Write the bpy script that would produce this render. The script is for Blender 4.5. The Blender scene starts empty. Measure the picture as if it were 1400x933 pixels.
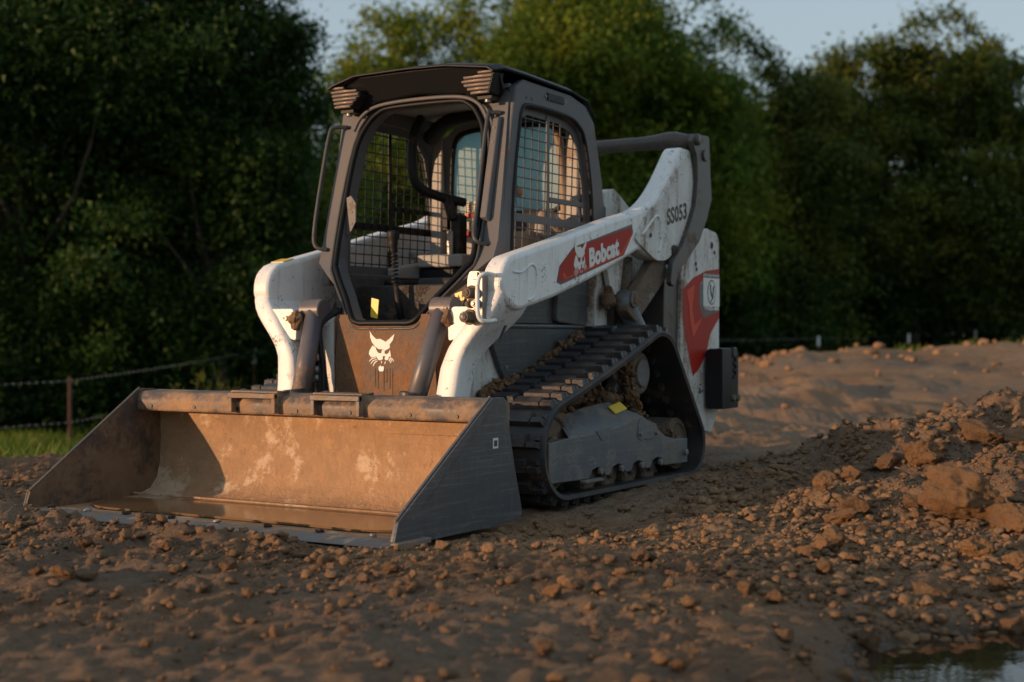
import bpy, bmesh, math, random
import numpy as np
from mathutils import Vector, Matrix
R = math.radians
random.seed(7)
rng = np.random.default_rng(11)
SC = bpy.context.scene
COL = SC.collection

# ------------------------------------------------------------------ camera, sky, sun, exposure
CAM = np.array([4.13320, -4.28918, 0.78753])
YAW = R(31.4292)
FW = np.array([-math.sin(YAW), math.cos(YAW)])       # view direction on the ground
RT = np.array([math.cos(YAW), math.sin(YAW)])        # to the right of it
cd = bpy.data.cameras.new('camera')
cam = bpy.data.objects.new('camera', cd)
COL.objects.link(cam)
cam.location = CAM
cam.rotation_euler = (R(90 - 0.18655), 0, YAW)
cd.lens = 49.99
cd.sensor_width = 36
cd.clip_end = 3000
cd.clip_start = 0.05
cd.dof.use_dof = True
cd.dof.focus_distance = 6.15
cd.dof.aperture_fstop = 2.0
cd.dof.aperture_blades = 9
SC.camera = cam

TRAVEL = Vector((0.68, 1.0, -0.11)).normalized()    # the way the sunlight goes
SUN = -TRAVEL
elev = math.asin(SUN.z)
w = bpy.data.worlds.new('World')
SC.world = w
w.use_nodes = True
wn = w.node_tree
sky = wn.nodes.new('ShaderNodeTexSky')
sky.sky_type = 'NISHITA'
sky.sun_disc = False
sky.sun_elevation = elev
sky.sun_rotation = math.atan2(SUN.x, SUN.y)
sky.air_density = 1.0
sky.dust_density = 0.6
sky.ozone_density = 1.3
# the clear-sky model seen through an even veil of thin high cloud
veil = wn.nodes.new('ShaderNodeMix'); veil.data_type = 'RGBA'; veil.blend_type = 'MULTIPLY'
veil.inputs[0].default_value = 1.0; veil.inputs[7].default_value = (.12, .12, .12, 1)
wn.links.new(sky.outputs[0], veil.inputs[6])
veil2 = wn.nodes.new('ShaderNodeMix'); veil2.data_type = 'RGBA'; veil2.blend_type = 'ADD'
veil2.inputs[0].default_value = 1.0; veil2.inputs[7].default_value = (.57, .68, .78, 1)
wn.links.new(veil.outputs[2], veil2.inputs[6])
wn.links.new(veil2.outputs[2], wn.nodes['Background'].inputs[0])
wn.nodes['Background'].inputs[1].default_value = 0.15
sd = bpy.data.lights.new('sun', 'SUN')
sd.energy = 1.2
sd.angle = R(0.6)
sd.color = (1.0, 0.62, 0.36)
so = bpy.data.objects.new('sun', sd)
COL.objects.link(so)
so.rotation_euler = TRAVEL.to_track_quat('-Z', 'Y').to_euler()
so.location = (-4, -8, 6)
SC.view_settings.view_transform = 'Standard'
SC.view_settings.look = 'None'
SC.view_settings.exposure = 1.85
SC.view_settings.gamma = 1.0

# ------------------------------------------------------------------ helpers
def uv2xy(u, v):
    return CAM[0] + RT[0]*u + FW[0]*v, CAM[1] + RT[1]*u + FW[1]*v

def xy2uv(x, y):
    dx = x - CAM[0]; dy = y - CAM[1]
    return dx*RT[0] + dy*RT[1], dx*FW[0] + dy*FW[1]

def sstep(a, b, x):
    t = np.clip((x - a)/(b - a), 0, 1)
    return t*t*(3 - 2*t)

def _hash(ix, iy, seed):
    h = (ix.astype(np.int64)*374761393 + iy.astype(np.int64)*668265263 + seed*1442695) & 0xffffffff
    h = ((h ^ (h >> 13))*1274126177) & 0xffffffff
    h = h ^ (h >> 16)
    return (h & 0xffff)/65535.0

def vnoise(x, y, seed=0):
    ix = np.floor(x); iy = np.floor(y)
    fx = x - ix; fy = y - iy
    fx = fx*fx*fx*(fx*(fx*6 - 15) + 10); fy = fy*fy*fy*(fy*(fy*6 - 15) + 10)
    a = _hash(ix, iy, seed); b = _hash(ix+1, iy, seed)
    c = _hash(ix, iy+1, seed); d = _hash(ix+1, iy+1, seed)
    return (a*(1-fx) + b*fx)*(1-fy) + (c*(1-fx) + d*fx)*fy - 0.5

def fbm(x, y, freq, octs, seed=0, gain=0.5):
    s = np.zeros_like(x); a = 1.0
    for i in range(octs):
        c, sn = math.cos(i*1.1+.4), math.sin(i*1.1+.4)
        s += a*vnoise((x*c + y*sn)*freq, (-x*sn + y*c)*freq, seed + i*17)
        freq *= 2.03; a *= gain
    return s

def make_mesh(name, V, F):
    me = bpy.data.meshes.new(name)
    me.from_pydata([tuple(map(float, v)) for v in V], [], F)
    me.update()
    return me

def np_mesh(name, V, quads=None, tris=None):
    me = bpy.data.meshes.new(name)
    F = quads if quads is not None else tris
    k = F.shape[1]
    me.vertices.add(len(V)); me.vertices.foreach_set('co', np.asarray(V, np.float32).ravel())
    me.loops.add(F.size); me.loops.foreach_set('vertex_index', F.astype(np.int32).ravel())
    me.polygons.add(len(F))
    me.polygons.foreach_set('loop_start', np.arange(0, F.size, k, dtype=np.int32))
    me.update(calc_edges=True)
    return me

ORG = {}
def empty(name, loc=(0, 0, 0)):
    o = bpy.data.objects.new(name, None)
    o.location = loc
    o.empty_display_size = 0.2
    COL.objects.link(o)
    ORG[o.name] = Vector(loc)
    return o

def link(me, name, mat=None, parent=None, loc=None, smooth=False, bevel=0, seg=2, angle=32):
    o = bpy.data.objects.new(name, me)
    COL.objects.link(o)
    if mat is not None and not me.materials:
        me.materials.append(mat)
    L = Vector(loc) if loc is not None else Vector((0, 0, 0))
    ORG[o.name] = L
    if parent is not None:
        o.parent = parent
        o.location = L - ORG[parent.name]
    else:
        o.location = L
    if smooth:
        me.polygons.foreach_set('use_smooth', [True]*len(me.polygons))
    if bevel:
        m = o.modifiers.new('bevel', 'BEVEL')
        m.width = bevel; m.segments = seg; m.limit_method = 'ANGLE'; m.angle_limit = R(angle)
        m.harden_normals = False
        me.polygons.foreach_set('use_smooth', [True]*len(me.polygons))
        e = o.modifiers.new('edges', 'EDGE_SPLIT') if False else None
        try:
            me.set_sharp_from_angle(angle=R(40))
        except Exception:
            pass
    return o

def tag(o, label=None, cat=None, group=None, kind=None):
    if label: o['label'] = label
    if cat: o['category'] = cat
    if group: o['group'] = group
    if kind: o['kind'] = kind
    return o

class MB:
    def __init__(s):
        s.v = []; s.f = []
    def add(s, V, F, M=None):
        n = len(s.v)
        for p in V:
            p = Vector(p)
            s.v.append(M @ p if M else p)
        s.f += [tuple(i+n for i in f) for f in F]
        return s
    def box(s, x0, x1, y0, y1, z0, z1, M=None):
        V = [(x, y, z) for x in (x0, x1) for y in (y0, y1) for z in (z0, z1)]
        return s.add(V, [(0,1,3,2),(4,6,7,5),(0,4,5,1),(2,3,7,6),(0,2,6,4),(1,5,7,3)], M)
    def prism(s, P, a0, a1, ax='x', M=None):
        """polygon P extruded along ax; for x: P=(y,z); y: P=(x,z); z: P=(x,y)"""
        def mk(p, a):
            return {'x': (a, p[0], p[1]), 'y': (p[0], a, p[1]), 'z': (p[0], p[1], a)}[ax]
        n = len(P)
        V = [mk(p, a0) for p in P] + [mk(p, a1) for p in P]
        area = sum(P[i][0]*P[(i+1) % n][1] - P[(i+1) % n][0]*P[i][1] for i in range(n))
        F = [tuple(range(n)), tuple(range(2*n-1, n-1, -1))]
        F += [(i, i+n, (i+1) % n+n, (i+1) % n) for i in range(n)]
        sgn = (area > 0) == (a1 > a0)
        if ax == 'y': sgn = not sgn
        if sgn: F = [f[::-1] for f in F] if False else [tuple(reversed(f)) for f in F[:2]] + [tuple(f) for f in F[2:]]
        V, F = V, F
        return s.add(V, F, M)
    def tube(s, pts, r, n=10, cap=True):
        pts = [Vector(p) for p in pts]
        rr = r if isinstance(r, (list, tuple)) else [r]*len(pts)
        rings = []
        prev = None
        for i, p in enumerate(pts):
            d = (pts[min(i+1, len(pts)-1)] - pts[max(i-1, 0)]).normalized()
            if prev is None:
                a = Vector((0, 0, 1)) if abs(d.z) < .9 else Vector((1, 0, 0))
                a = (a - d*a.dot(d)).normalized()
            else:
                a = (prev - d*prev.dot(d)).normalized()
            prev = a
            b = d.cross(a)
            rings.append([p + (a*math.cos(2*math.pi*k/n) + b*math.sin(2*math.pi*k/n))*rr[i] for k in range(n)])
        V = [q for ring in rings for q in ring]
        F = []
        for i in range(len(rings)-1):
            for k in range(n):
                F.append((i*n+k, i*n+(k+1) % n, (i+1)*n+(k+1) % n, (i+1)*n+k))
        if cap:
            F.append(tuple(range(n-1, -1, -1)))
            F.append(tuple(range((len(rings)-1)*n, len(rings)*n)))
        return s.add(V, F)
    def cyl(s, a, b, r, n=20, r2=None):
        return s.tube([a, b], [r, r if r2 is None else r2], n)
    def loft(s, rings, closed_caps=True):
        n = len(rings[0]); V = [q for r in rings for q in r]; F = []
        for i in range(len(rings)-1):
            for k in range(n):
                F.append((i*n+k, i*n+(k+1) % n, (i+1)*n+(k+1) % n, (i+1)*n+k))
        if closed_caps:
            F.append(tuple(range(n-1, -1, -1))); F.append(tuple(range((len(rings)-1)*n, len(rings)*n)))
        return s.add(V, F)
    def ring(s, O, I, f0, f1):
        """frame between outline O and hole I (same count); f0/f1 map a 2-D point to front/back 3-D"""
        n = len(O)
        V = [f0(p) for p in O] + [f0(p) for p in I] + [f1(p) for p in O] + [f1(p) for p in I]
        F = []
        for i in range(n):
            j = (i+1) % n
            F += [(i, j, n+j, n+i), (2*n+i, 3*n+i, 3*n+j, 2*n+j), (i, 2*n+i, 2*n+j, j), (n+i, n+j, 3*n+j, 3*n+i)]
        return s.add(V, F)
    def build(s, name, mat, parent=None, bevel=0, smooth=False, loc=None, seg=2, angle=32):
        V = s.v
        if loc is not None:
            L = Vector(loc); V = [p - L for p in V]
        me = make_mesh(name, V, s.f)
        bm = bmesh.new(); bm.from_mesh(me)
        bmesh.ops.recalc_face_normals(bm, faces=bm.faces)
        bm.to_mesh(me); bm.free()
        return link(me, name, mat, parent, loc, smooth, bevel, seg, angle)

def rot_to(o, dup_parent=None):
    pass

def smooth_path(pts, sub=5):
    P = [Vector(p) for p in pts]
    out = []
    for i in range(len(P)-1):
        p0 = P[max(i-1, 0)]; p1 = P[i]; p2 = P[i+1]; p3 = P[min(i+2, len(P)-1)]
        for k in range(sub):
            t = k/sub
            out.append(0.5*((2*p1) + (p2-p0)*t + (2*p0-5*p1+4*p2-p3)*t*t + (3*p1-p0-3*p2+p3)*t**3))
    out.append(P[-1])
    return out

def round_poly(P, r, n=3):
    out = []
    m = len(P)
    for i in range(m):
        a = Vector(P[i-1]); b = Vector(P[i]); c = Vector(P[(i+1) % m])
        rr = r[i] if isinstance(r, (list, tuple)) else r
        rr = min(rr, (a-b).length*.45, (c-b).length*.45)
        if rr <= 1e-5:
            out.append(tuple(b)); continue
        s_ = b + (a-b).normalized()*rr; e_ = b + (c-b).normalized()*rr
        for k in range(n+1):
            t = k/n
            q = s_*(1-t)**2 + b*2*t*(1-t) + e_*t*t
            out.append(tuple(q))
    return out

# ------------------------------------------------------------------ materials
def newmat(name):
    m = bpy.data.materials.new(name)
    m.use_nodes = True
    nt = m.node_tree
    return m, nt, nt.nodes['Principled BSDF']

def nd(nt, kind, **kw):
    n = nt.nodes.new(kind)
    for k, v in kw.items():
        setattr(n, k, v)
    return n

def noise_node(nt, vec, scale, detail=4, rough=.6, w3=None):
    n = nd(nt, 'ShaderNodeTexNoise')
    n.inputs['Scale'].default_value = scale
    n.inputs['Detail'].default_value = detail
    n.inputs['Roughness'].default_value = rough
    nt.links.new(vec, n.inputs['Vector'])
    return n.outputs['Fac']

def ramp(nt, fac, stops):
    r = nd(nt, 'ShaderNodeValToRGB')
    els = r.color_ramp.elements
    while len(els) < len(stops): els.new(0.5)
    for e, (p, c) in zip(els, stops):
        e.position = p
        e.color = (c, c, c, 1) if isinstance(c, (int, float)) else (*c, 1)
    nt.links.new(fac, r.inputs[0])
    return r.outputs[0]

def mix(nt, fac, a, b, mode='MIX'):
    m = nd(nt, 'ShaderNodeMix', data_type='RGBA', blend_type=mode)
    for sock, v in ((m.inputs[0], fac), (m.inputs[6], a), (m.inputs[7], b)):
        if hasattr(v, 'node'): nt.links.new(v, sock)
        elif isinstance(v, (int, float)): sock.default_value = v
        else: sock.default_value = (*v, 1)
    return m.outputs[2]

def mathn(nt, op, a, b):
    m = nd(nt, 'ShaderNodeMath', operation=op)
    for i, v in enumerate((a, b)):
        if hasattr(v, 'node'): nt.links.new(v, m.inputs[i])
        else: m.inputs[i].default_value = v
    return m.outputs[0]

MUD = (0.30, 0.165, 0.08)
MUDD = (0.16, 0.095, 0.055)
def paint(name, base, rough=.45, metal=0.0, mud=.2, mscale=3.0, mudcol=MUD, scr=.0, scrcol=(.05, .045, .04), bump=.15, streak=False, mrough=.9, spec=.5, hard=.10, dust=.25, pale=None, speck=None, lines=None):
    """painted or bare sheet metal with dried mud, dust and small scratches"""
    m, nt, p = newmat(name)
    tc = nd(nt, 'ShaderNodeTexCoord').outputs['Object']
    vec = tc
    if streak:
        mp = nd(nt, 'ShaderNodeMapping'); mp.inputs['Scale'].default_value = (1, 1, .28)
        nt.links.new(tc, mp.inputs[0]); vec = mp.outputs[0]
    n1 = noise_node(nt, vec, mscale, 9, .68)
    n2 = noise_node(nt, tc, mscale*9, 5, .6)
    nn = mathn(nt, 'ADD', mathn(nt, 'MULTIPLY', n1, .75), mathn(nt, 'MULTIPLY', n2, .25))
    t = .68 - mud*.36
    mask = ramp(nt, nn, [(max(t-hard*.5, 0), 0), (min(t+hard*.5, 1), 1)])
    soft = ramp(nt, nn, [(max(t-.2, 0), 0), (t+.1, dust)])
    c0 = mix(nt, noise_node(nt, tc, 2.3, 3), tuple(c*.86 for c in base), tuple(min(1, c*1.08) for c in base))
    if scr > 0:
        mp2 = nd(nt, 'ShaderNodeMapping'); mp2.inputs['Scale'].default_value = (1, 1, 2.2)
        nt.links.new(tc, mp2.inputs[0])
        s1 = noise_node(nt, mp2.outputs[0], 26, 4, .75)
        sm = ramp(nt, s1, [(.70-scr*.2, 0), (.73-scr*.2, 1)])
        c0 = mix(nt, sm, c0, scrcol)
    if speck:
        v1 = noise_node(nt, tc, 95, 3, .6); v2 = noise_node(nt, tc, 6, 4, .7)
        sp_ = ramp(nt, mathn(nt, 'ADD', mathn(nt, 'MULTIPLY', v1, .38), mathn(nt, 'MULTIPLY', v2, .62)), [(.615, 0), (.63, .85)])
        c0 = mix(nt, sp_, c0, speck)
        st = nd(nt, 'ShaderNodeMapping'); st.inputs['Scale'].default_value = (14, 14, 1.6); nt.links.new(tc, st.inputs[0])
        c0 = mix(nt, ramp(nt, noise_node(nt, st.outputs[0], 3.2, 4, .6), [(.55, 0), (.75, .35)]), c0, tuple(k*.5+.05 for k in speck))
    mc = mix(nt, noise_node(nt, tc, 14, 5), tuple(c*.62 for c in mudcol), tuple(min(1, c*1.3) for c in mudcol))
    c1 = mix(nt, soft, c0, mc)
    c2 = mix(nt, mask, c1, mc)
    if lines:
        lm = nd(nt, 'ShaderNodeMapping'); lm.inputs['Scale'].default_value = (1.5, 1.2, 34); lm.inputs['Rotation'].default_value = (R(14), 0, 0); nt.links.new(tc, lm.inputs[0])
        ln = noise_node(nt, lm.outputs[0], 2.4, 6, .75)
        c2 = mix(nt, ramp(nt, ln, [(.52, 0), (.66, .55)]), c2, lines)
        lm2 = nd(nt, 'ShaderNodeMapping'); lm2.inputs['Scale'].default_value = (2, 30, 1.4); nt.links.new(tc, lm2.inputs[0])
        c2 = mix(nt, ramp(nt, noise_node(nt, lm2.outputs[0], 1.7, 5, .7), [(.56, 0), (.72, .35)]), c2, lines)
    if pale:
        pn = noise_node(nt, tc, 2.6, 10, .78)
        pm = ramp(nt, pn, [(.53, 0), (.58, .75), (.66, .9)])
        c2 = mix(nt, pm, c2, pale)
        dn = noise_node(nt, tc, 7.5, 8, .8)
        c2 = mix(nt, ramp(nt, dn, [(.60, 0), (.66, .7)]), c2, tuple(c*.42 for c in mudcol))
    nt.links.new(c2, p.inputs['Base Color'])
    rg = nd(nt, 'ShaderNodeMapRange')
    nt.links.new(mask, rg.inputs[0]); rg.inputs[3].default_value = rough; rg.inputs[4].default_value = mrough
    nt.links.new(rg.outputs[0], p.inputs['Roughness'])
    if metal:
        mg = nd(nt, 'ShaderNodeMapRange'); nt.links.new(mask, mg.inputs[0])
        mg.inputs[3].default_value = metal; mg.inputs[4].default_value = 0
        nt.links.new(mg.outputs[0], p.inputs['Metallic'])
    p.inputs['Specular IOR Level'].default_value = spec
    b = nd(nt, 'ShaderNodeBump'); b.inputs['Strength'].default_value = bump*2; b.inputs['Distance'].default_value = .006
    hh = mathn(nt, 'ADD', mathn(nt, 'MULTIPLY', soft if mud > .4 else mask, .8), mathn(nt, 'MULTIPLY', mathn(nt, 'MULTIPLY', noise_node(nt, tc, 60, 6, .7), mask), 1.8))
    nt.links.new(hh, b.inputs['Height']); nt.links.new(b.outputs[0], p.inputs['Normal'])
    return m

M = {}
M['white'] = paint('white_paint', (.84, .85, .84), .42, mud=.13, mscale=9, scr=.22, bump=.1, dust=.16, speck=(.12, .08, .055))
M['white_dirty'] = paint('stained_white_paint', (.72, .72, .69), .5, mud=.30, mscale=6, mudcol=(.26, .18, .12), scr=.3, streak=True, dust=.45, speck=(.12, .08, .055))
M['grey'] = paint('grey_cab_paint', (.120, .123, .132), .5, mud=.12, mscale=5, scr=.05, dust=.22, spec=.25)
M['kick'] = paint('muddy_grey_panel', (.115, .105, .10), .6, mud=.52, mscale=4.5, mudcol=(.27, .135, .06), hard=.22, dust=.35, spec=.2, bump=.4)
M['dark'] = paint('dark_charcoal_paint', (.045, .05, .055), .45, mud=.14, mscale=5, mudcol=MUDD, dust=.25)
M['darkside'] = paint('scuffed_dark_panel', (.05, .058, .066), .5, lines=(.17, .17, .165), mud=.22, mscale=7, mudcol=(.16, .14, .12), scr=.15, scrcol=(.25, .25, .24), streak=True, dust=.4)
M['black'] = paint('black_plastic', (.010, .011, .013), .55, mud=.06, mudcol=MUDD, dust=.12, spec=.3)
M['roofm'] = paint('black_roof_metal', (.006, .007, .009), .5, mud=.03, mudcol=MUDD, dust=.03, spec=.22)
M['rubber'] = paint('track_rubber', (.022, .024, .028), .5, mud=.14, mscale=6, mudcol=(.15, .10, .065), dust=.5)
M['rubberlug'] = paint('worn_lug_rubber', (.026, .029, .035), .42, mud=.16, mscale=11, mudcol=(.11, .08, .062), dust=.22, hard=.3)
M['frame'] = paint('undercarriage_paint', (.105, .125, .145), .38, lines=(.22, .23, .23), mud=.34, mscale=6, mudcol=(.21, .18, .15), scr=.25, scrcol=(.2, .2, .2), dust=.6)
M['cyl'] = paint('cylinder_paint', (.10, .10, .115), .4, mud=.16, mscale=5, mudcol=(.30, .17, .09), dust=.35)
M['bar'] = paint('dark_link_paint', (.05, .048, .047), .42, mud=.2, mscale=7, mudcol=(.16, .10, .06), dust=.35)
M['bin'] = paint('mud_coated_steel', (.22, .15, .10), .6, lines=(.30, .20, .125), mud=.56, mscale=4.2, mudcol=(.46, .275, .15), hard=.45, bump=.45, dust=.6, pale=(.62, .47, .33), spec=.15)
M['bside'] = paint('worn_black_steel', (.075, .08, .09), .5, metal=.1, mud=.30, mscale=2.6, mudcol=(.17, .145, .125), lines=(.20, .19, .185), scr=.2, scrcol=(.2, .2, .2), dust=.4)
M['bsin'] = paint('mud_caked_black_steel', (.035, .033, .033), .6, mud=.56, mscale=4, mudcol=(.19, .12, .07), dust=.5)
M['btop'] = paint('dusty_bucket_bar', (.06, .06, .066), .5, metal=.1, mud=.44, mscale=6, mudcol=(.36, .22, .12), hard=.16, dust=.5)
M['edge'] = paint('polished_cutting_edge', (.17, .165, .165), .5, metal=.25, mud=.44, mscale=8, mudcol=(.30, .2, .13), dust=.3)
M['steel'] = paint('bare_steel', (.30, .29, .28), .45, metal=.7, mud=.22, mscale=14, mudcol=(.25, .17, .1))
M['mudsteel'] = paint('mud_caked_steel', (.22, .22, .22), .5, metal=.3, mud=.62, mscale=7, mudcol=(.20, .145, .10), bump=.6)
M['redlamp'] = paint('red_lens', (.7, .03, .015), .25, mud=.02)
M['yellow'] = paint('yellow_sticker_film', (.80, .55, .03), .4, mud=.08, mscale=12)
M['blackprint'] = paint('black_print', (.02, .02, .02), .5, mud=0, bump=0)
M['whiteprint'] = paint('white_print', (.78, .77, .74), .5, mud=.03, bump=0)
M['red'] = paint('red_decal_film', (.40, .022, .012), .5, mud=.02, mscale=5, dust=.04, spec=.2)
M['redlite'] = paint('bright_red_decal_film', (.66, .05, .02), .45, mud=.02, dust=.05, spec=.25)
M['decaldark'] = paint('dark_decal_film', (.05, .06, .07), .4, mud=.04)
M['paper'] = paint('faded_label_film', (.55, .52, .42), .5, mud=.18, mscale=12, mudcol=(.35, .22, .12))
M['interior'] = paint('grey_cab_lining', (.36, .355, .34), .6, mud=.2, mscale=3, mudcol=(.30, .19, .11), dust=.4)
M['tan'] = paint('dusty_tan_panel', (.28, .21, .15), .6, mud=.3, mscale=4)
M['seat'] = paint('seat_vinyl', (.03, .03, .03), .55, mud=.15, mudcol=MUDD)
M['lens'] = paint('lamp_ribbed_lens', (.30, .24, .21), .3, metal=.55, mud=.05, bump=.02)
M['chassis'] = paint('dark_chassis_grime', (.035, .033, .032), .7, mud=.4, mscale=9, mudcol=(.13, .09, .06), bump=.5)
M['wood'] = paint('rusty_post_metal', (.20, .085, .055), .7, mud=.1)
M['postwhite'] = paint('white_post_cap_paint', (.82, .82, .80), .6, mud=.05)
M['wire'] = paint('galvanised_wire', (.34, .34, .35), .5, metal=.4, mud=0)
M['bark'] = paint('tree_bark', (.07, .055, .042), .9, mud=.3, mscale=4, mudcol=(.04, .032, .026), bump=.8)

def glass_mat():
    m, nt, p = newmat('sky_tinted_window')
    tc = nd(nt, 'ShaderNodeTexCoord').outputs['Object']
    c = mix(nt, noise_node(nt, tc, 3, 5), (.38, .50, .51), (.54, .65, .65))  # teal base colour stands in for sky reflected in the pane
    nt.links.new(c, p.inputs['Base Color'])
    p.inputs['Roughness'].default_value = .45
    p.inputs['Specular IOR Level'].default_value = .3
    p.inputs['Coat Weight'].default_value = 0
    p.inputs['Coat Roughness'].default_value = .05
    p.inputs['Alpha'].default_value = .78
    tr = nd(nt, 'ShaderNodeBsdfTranslucent'); tr.inputs[0].default_value = (.55, .8, .82, 1)
    ms = nd(nt, 'ShaderNodeMixShader'); ms.inputs[0].default_value = .6
    nt.links.new(p.outputs[0], ms.inputs[1]); nt.links.new(tr.outputs[0], ms.inputs[2])
    nt.links.new(ms.outputs[0], nt.nodes['Material Output'].inputs[0])
    return m
M['glass'] = glass_mat()

def dirt_mat(name='dirt_ground', clod=False, big=False):
    m, nt, p = newmat(name)
    pos = nd(nt, 'ShaderNodeNewGeometry').outputs['Position']
    a = noise_node(nt, pos, .9, 5, .6)
    b = noise_node(nt, pos, 11, 8, .72)
    c = noise_node(nt, pos, 90, 4, .6)
    base = mix(nt, ramp(nt, b, [(.34, 0), (.66, 1)]), (.23, .140, .076), (.58, .37, .205))
    base = mix(nt, ramp(nt, a, [(.38, 0), (.62, .6)]), base, (.40, .225, .115))
    base = mix(nt, ramp(nt, c, [(.35, .55), (.65, 0)]), base, (.13, .085, .055))
    base = mix(nt, ramp(nt, noise_node(nt, pos, .38, 5, .65), [(.42, 0), (.60, .62)]), base, (.13, .082, .052))
    if not clod:
        fine = ramp(nt, noise_node(nt, pos, 160, 2, .5), [(.70, 0), (.75, .8)])
        base = mix(nt, fine, base, (.6, .52, .42))
        at = nd(nt, 'ShaderNodeAttribute'); at.attribute_name = 'cover'
        sep = nd(nt, 'ShaderNodeSeparateColor'); nt.links.new(at.outputs['Color'], sep.inputs[0])
        g = mix(nt, b, (.012, .030, .006), (.045, .075, .014))
        gm = ramp(nt, mathn(nt, 'ADD', sep.outputs[0], mathn(nt, 'MULTIPLY', mathn(nt, 'SUBTRACT', b, .5), .5)), [(.42, 0), (.55, 1)])
        base = mix(nt, gm, base, g)
        base = mix(nt, sep.outputs[1], base, (.07, .042, .026))
        dk = mix(nt, b, (.17, .14, .115), (.27, .225, .18))
        base = mix(nt, mathn(nt, 'MULTIPLY', sep.outputs[2], .75), base, dk)
        r = nd(nt, 'ShaderNodeMapRange'); nt.links.new(sep.outputs[1], r.inputs[0])
        r.inputs[3].default_value = .92; r.inputs[4].default_value = .22
        nt.links.new(r.outputs[0], p.inputs['Roughness'])
    else:
        if big: base = mix(nt, .55, base, (.22, .115, .05))
        oi = nd(nt, 'ShaderNodeObjectInfo').outputs['Random']
        isl = nd(nt, 'ShaderNodeNewGeometry').outputs['Random Per Island']
        rv = mathn(nt, 'FRACT', mathn(nt, 'ADD', oi, isl), 0)
        base = mix(nt, ramp(nt, rv, [(0, .55), (.3, .05), (.75, 0), (1, .5)]), base, (.47, .27, .14))
        base = mix(nt, ramp(nt, rv, [(.3, 0), (.55, .45), (.7, 0)]), base, (.22, .165, .12))
        p.inputs['Roughness'].default_value = .95
    p.inputs['Specular IOR Level'].default_value = .2
    nt.links.new(base, p.inputs['Base Color'])
    bu = nd(nt, 'ShaderNodeBump'); bu.inputs['Strength'].default_value = .9; bu.inputs['Distance'].default_value = .032 if not big else .05
    h = mathn(nt, 'ADD', noise_node(nt, pos, 42, 8, .75), mathn(nt, 'MULTIPLY', b, .6))
    nt.links.new(h, bu.inputs['Height']); nt.links.new(bu.outputs[0], p.inputs['Normal'])
    return m
M['dirt'] = dirt_mat()
M['clod'] = dirt_mat('dry_clod', True)
M['boulder'] = dirt_mat('clay_lump', True, True)

def water_mat(name, col, rough, alpha=1.0):
    m, nt, p = newmat(name)
    p.inputs['Base Color'].default_value = (*col, 1)
    p.inputs['Roughness'].default_value = rough
    p.inputs['IOR'].default_value = 1.33
    p.inputs['Specular IOR Level'].default_value = .8
    pos = nd(nt, 'ShaderNodeNewGeometry').outputs['Position']
    bu = nd(nt, 'ShaderNodeBump'); bu.inputs['Strength'].default_value = .06; bu.inputs['Distance'].default_value = .01
    nt.links.new(noise_node(nt, pos, 5, 2), bu.inputs['Height']); nt.links.new(bu.outputs[0], p.inputs['Normal'])
    return m
M['puddle'] = water_mat('brown_puddle_water', (.030, .020, .012), .02)
M['slurry'] = water_mat('muddy_bucket_water', (.17, .10, .05), .12)

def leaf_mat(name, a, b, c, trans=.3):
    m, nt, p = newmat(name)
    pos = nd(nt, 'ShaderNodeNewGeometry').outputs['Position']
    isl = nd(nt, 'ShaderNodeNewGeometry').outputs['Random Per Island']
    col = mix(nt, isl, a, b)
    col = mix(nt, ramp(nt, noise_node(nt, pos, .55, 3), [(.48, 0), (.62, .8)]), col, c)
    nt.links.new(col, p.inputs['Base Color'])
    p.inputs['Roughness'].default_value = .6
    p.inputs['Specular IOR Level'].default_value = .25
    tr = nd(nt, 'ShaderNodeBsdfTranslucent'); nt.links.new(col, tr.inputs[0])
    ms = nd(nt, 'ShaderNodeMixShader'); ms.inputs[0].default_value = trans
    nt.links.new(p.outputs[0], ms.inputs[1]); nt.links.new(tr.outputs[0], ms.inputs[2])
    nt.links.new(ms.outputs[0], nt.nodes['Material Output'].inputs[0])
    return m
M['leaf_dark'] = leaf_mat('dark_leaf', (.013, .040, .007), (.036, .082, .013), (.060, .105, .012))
M['leaf_oak'] = leaf_mat('oak_leaf', (.06, .115, .012), (.135, .205, .022), (.23, .26, .026), .35)
M['leaf_right'] = leaf_mat('olive_leaf', (.045, .075, .012), (.10, .135, .022), (.17, .17, .022))
M['grass'] = leaf_mat('grass_blade', (.07, .13, .015), (.15, .22, .03), (.20, .23, .035), .4)
M['weed'] = leaf_mat('weed_leaf', (.06, .09, .015), (.13, .15, .03), (.12, .13, .02), .35)

# ------------------------------------------------------------------ the ground
def far_z(u):
    return np.interp(u, [-30, -7, -5, 9.7, 20, 60], [-1.3, -1.06, -.72, -.42, -.12, .2])

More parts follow.
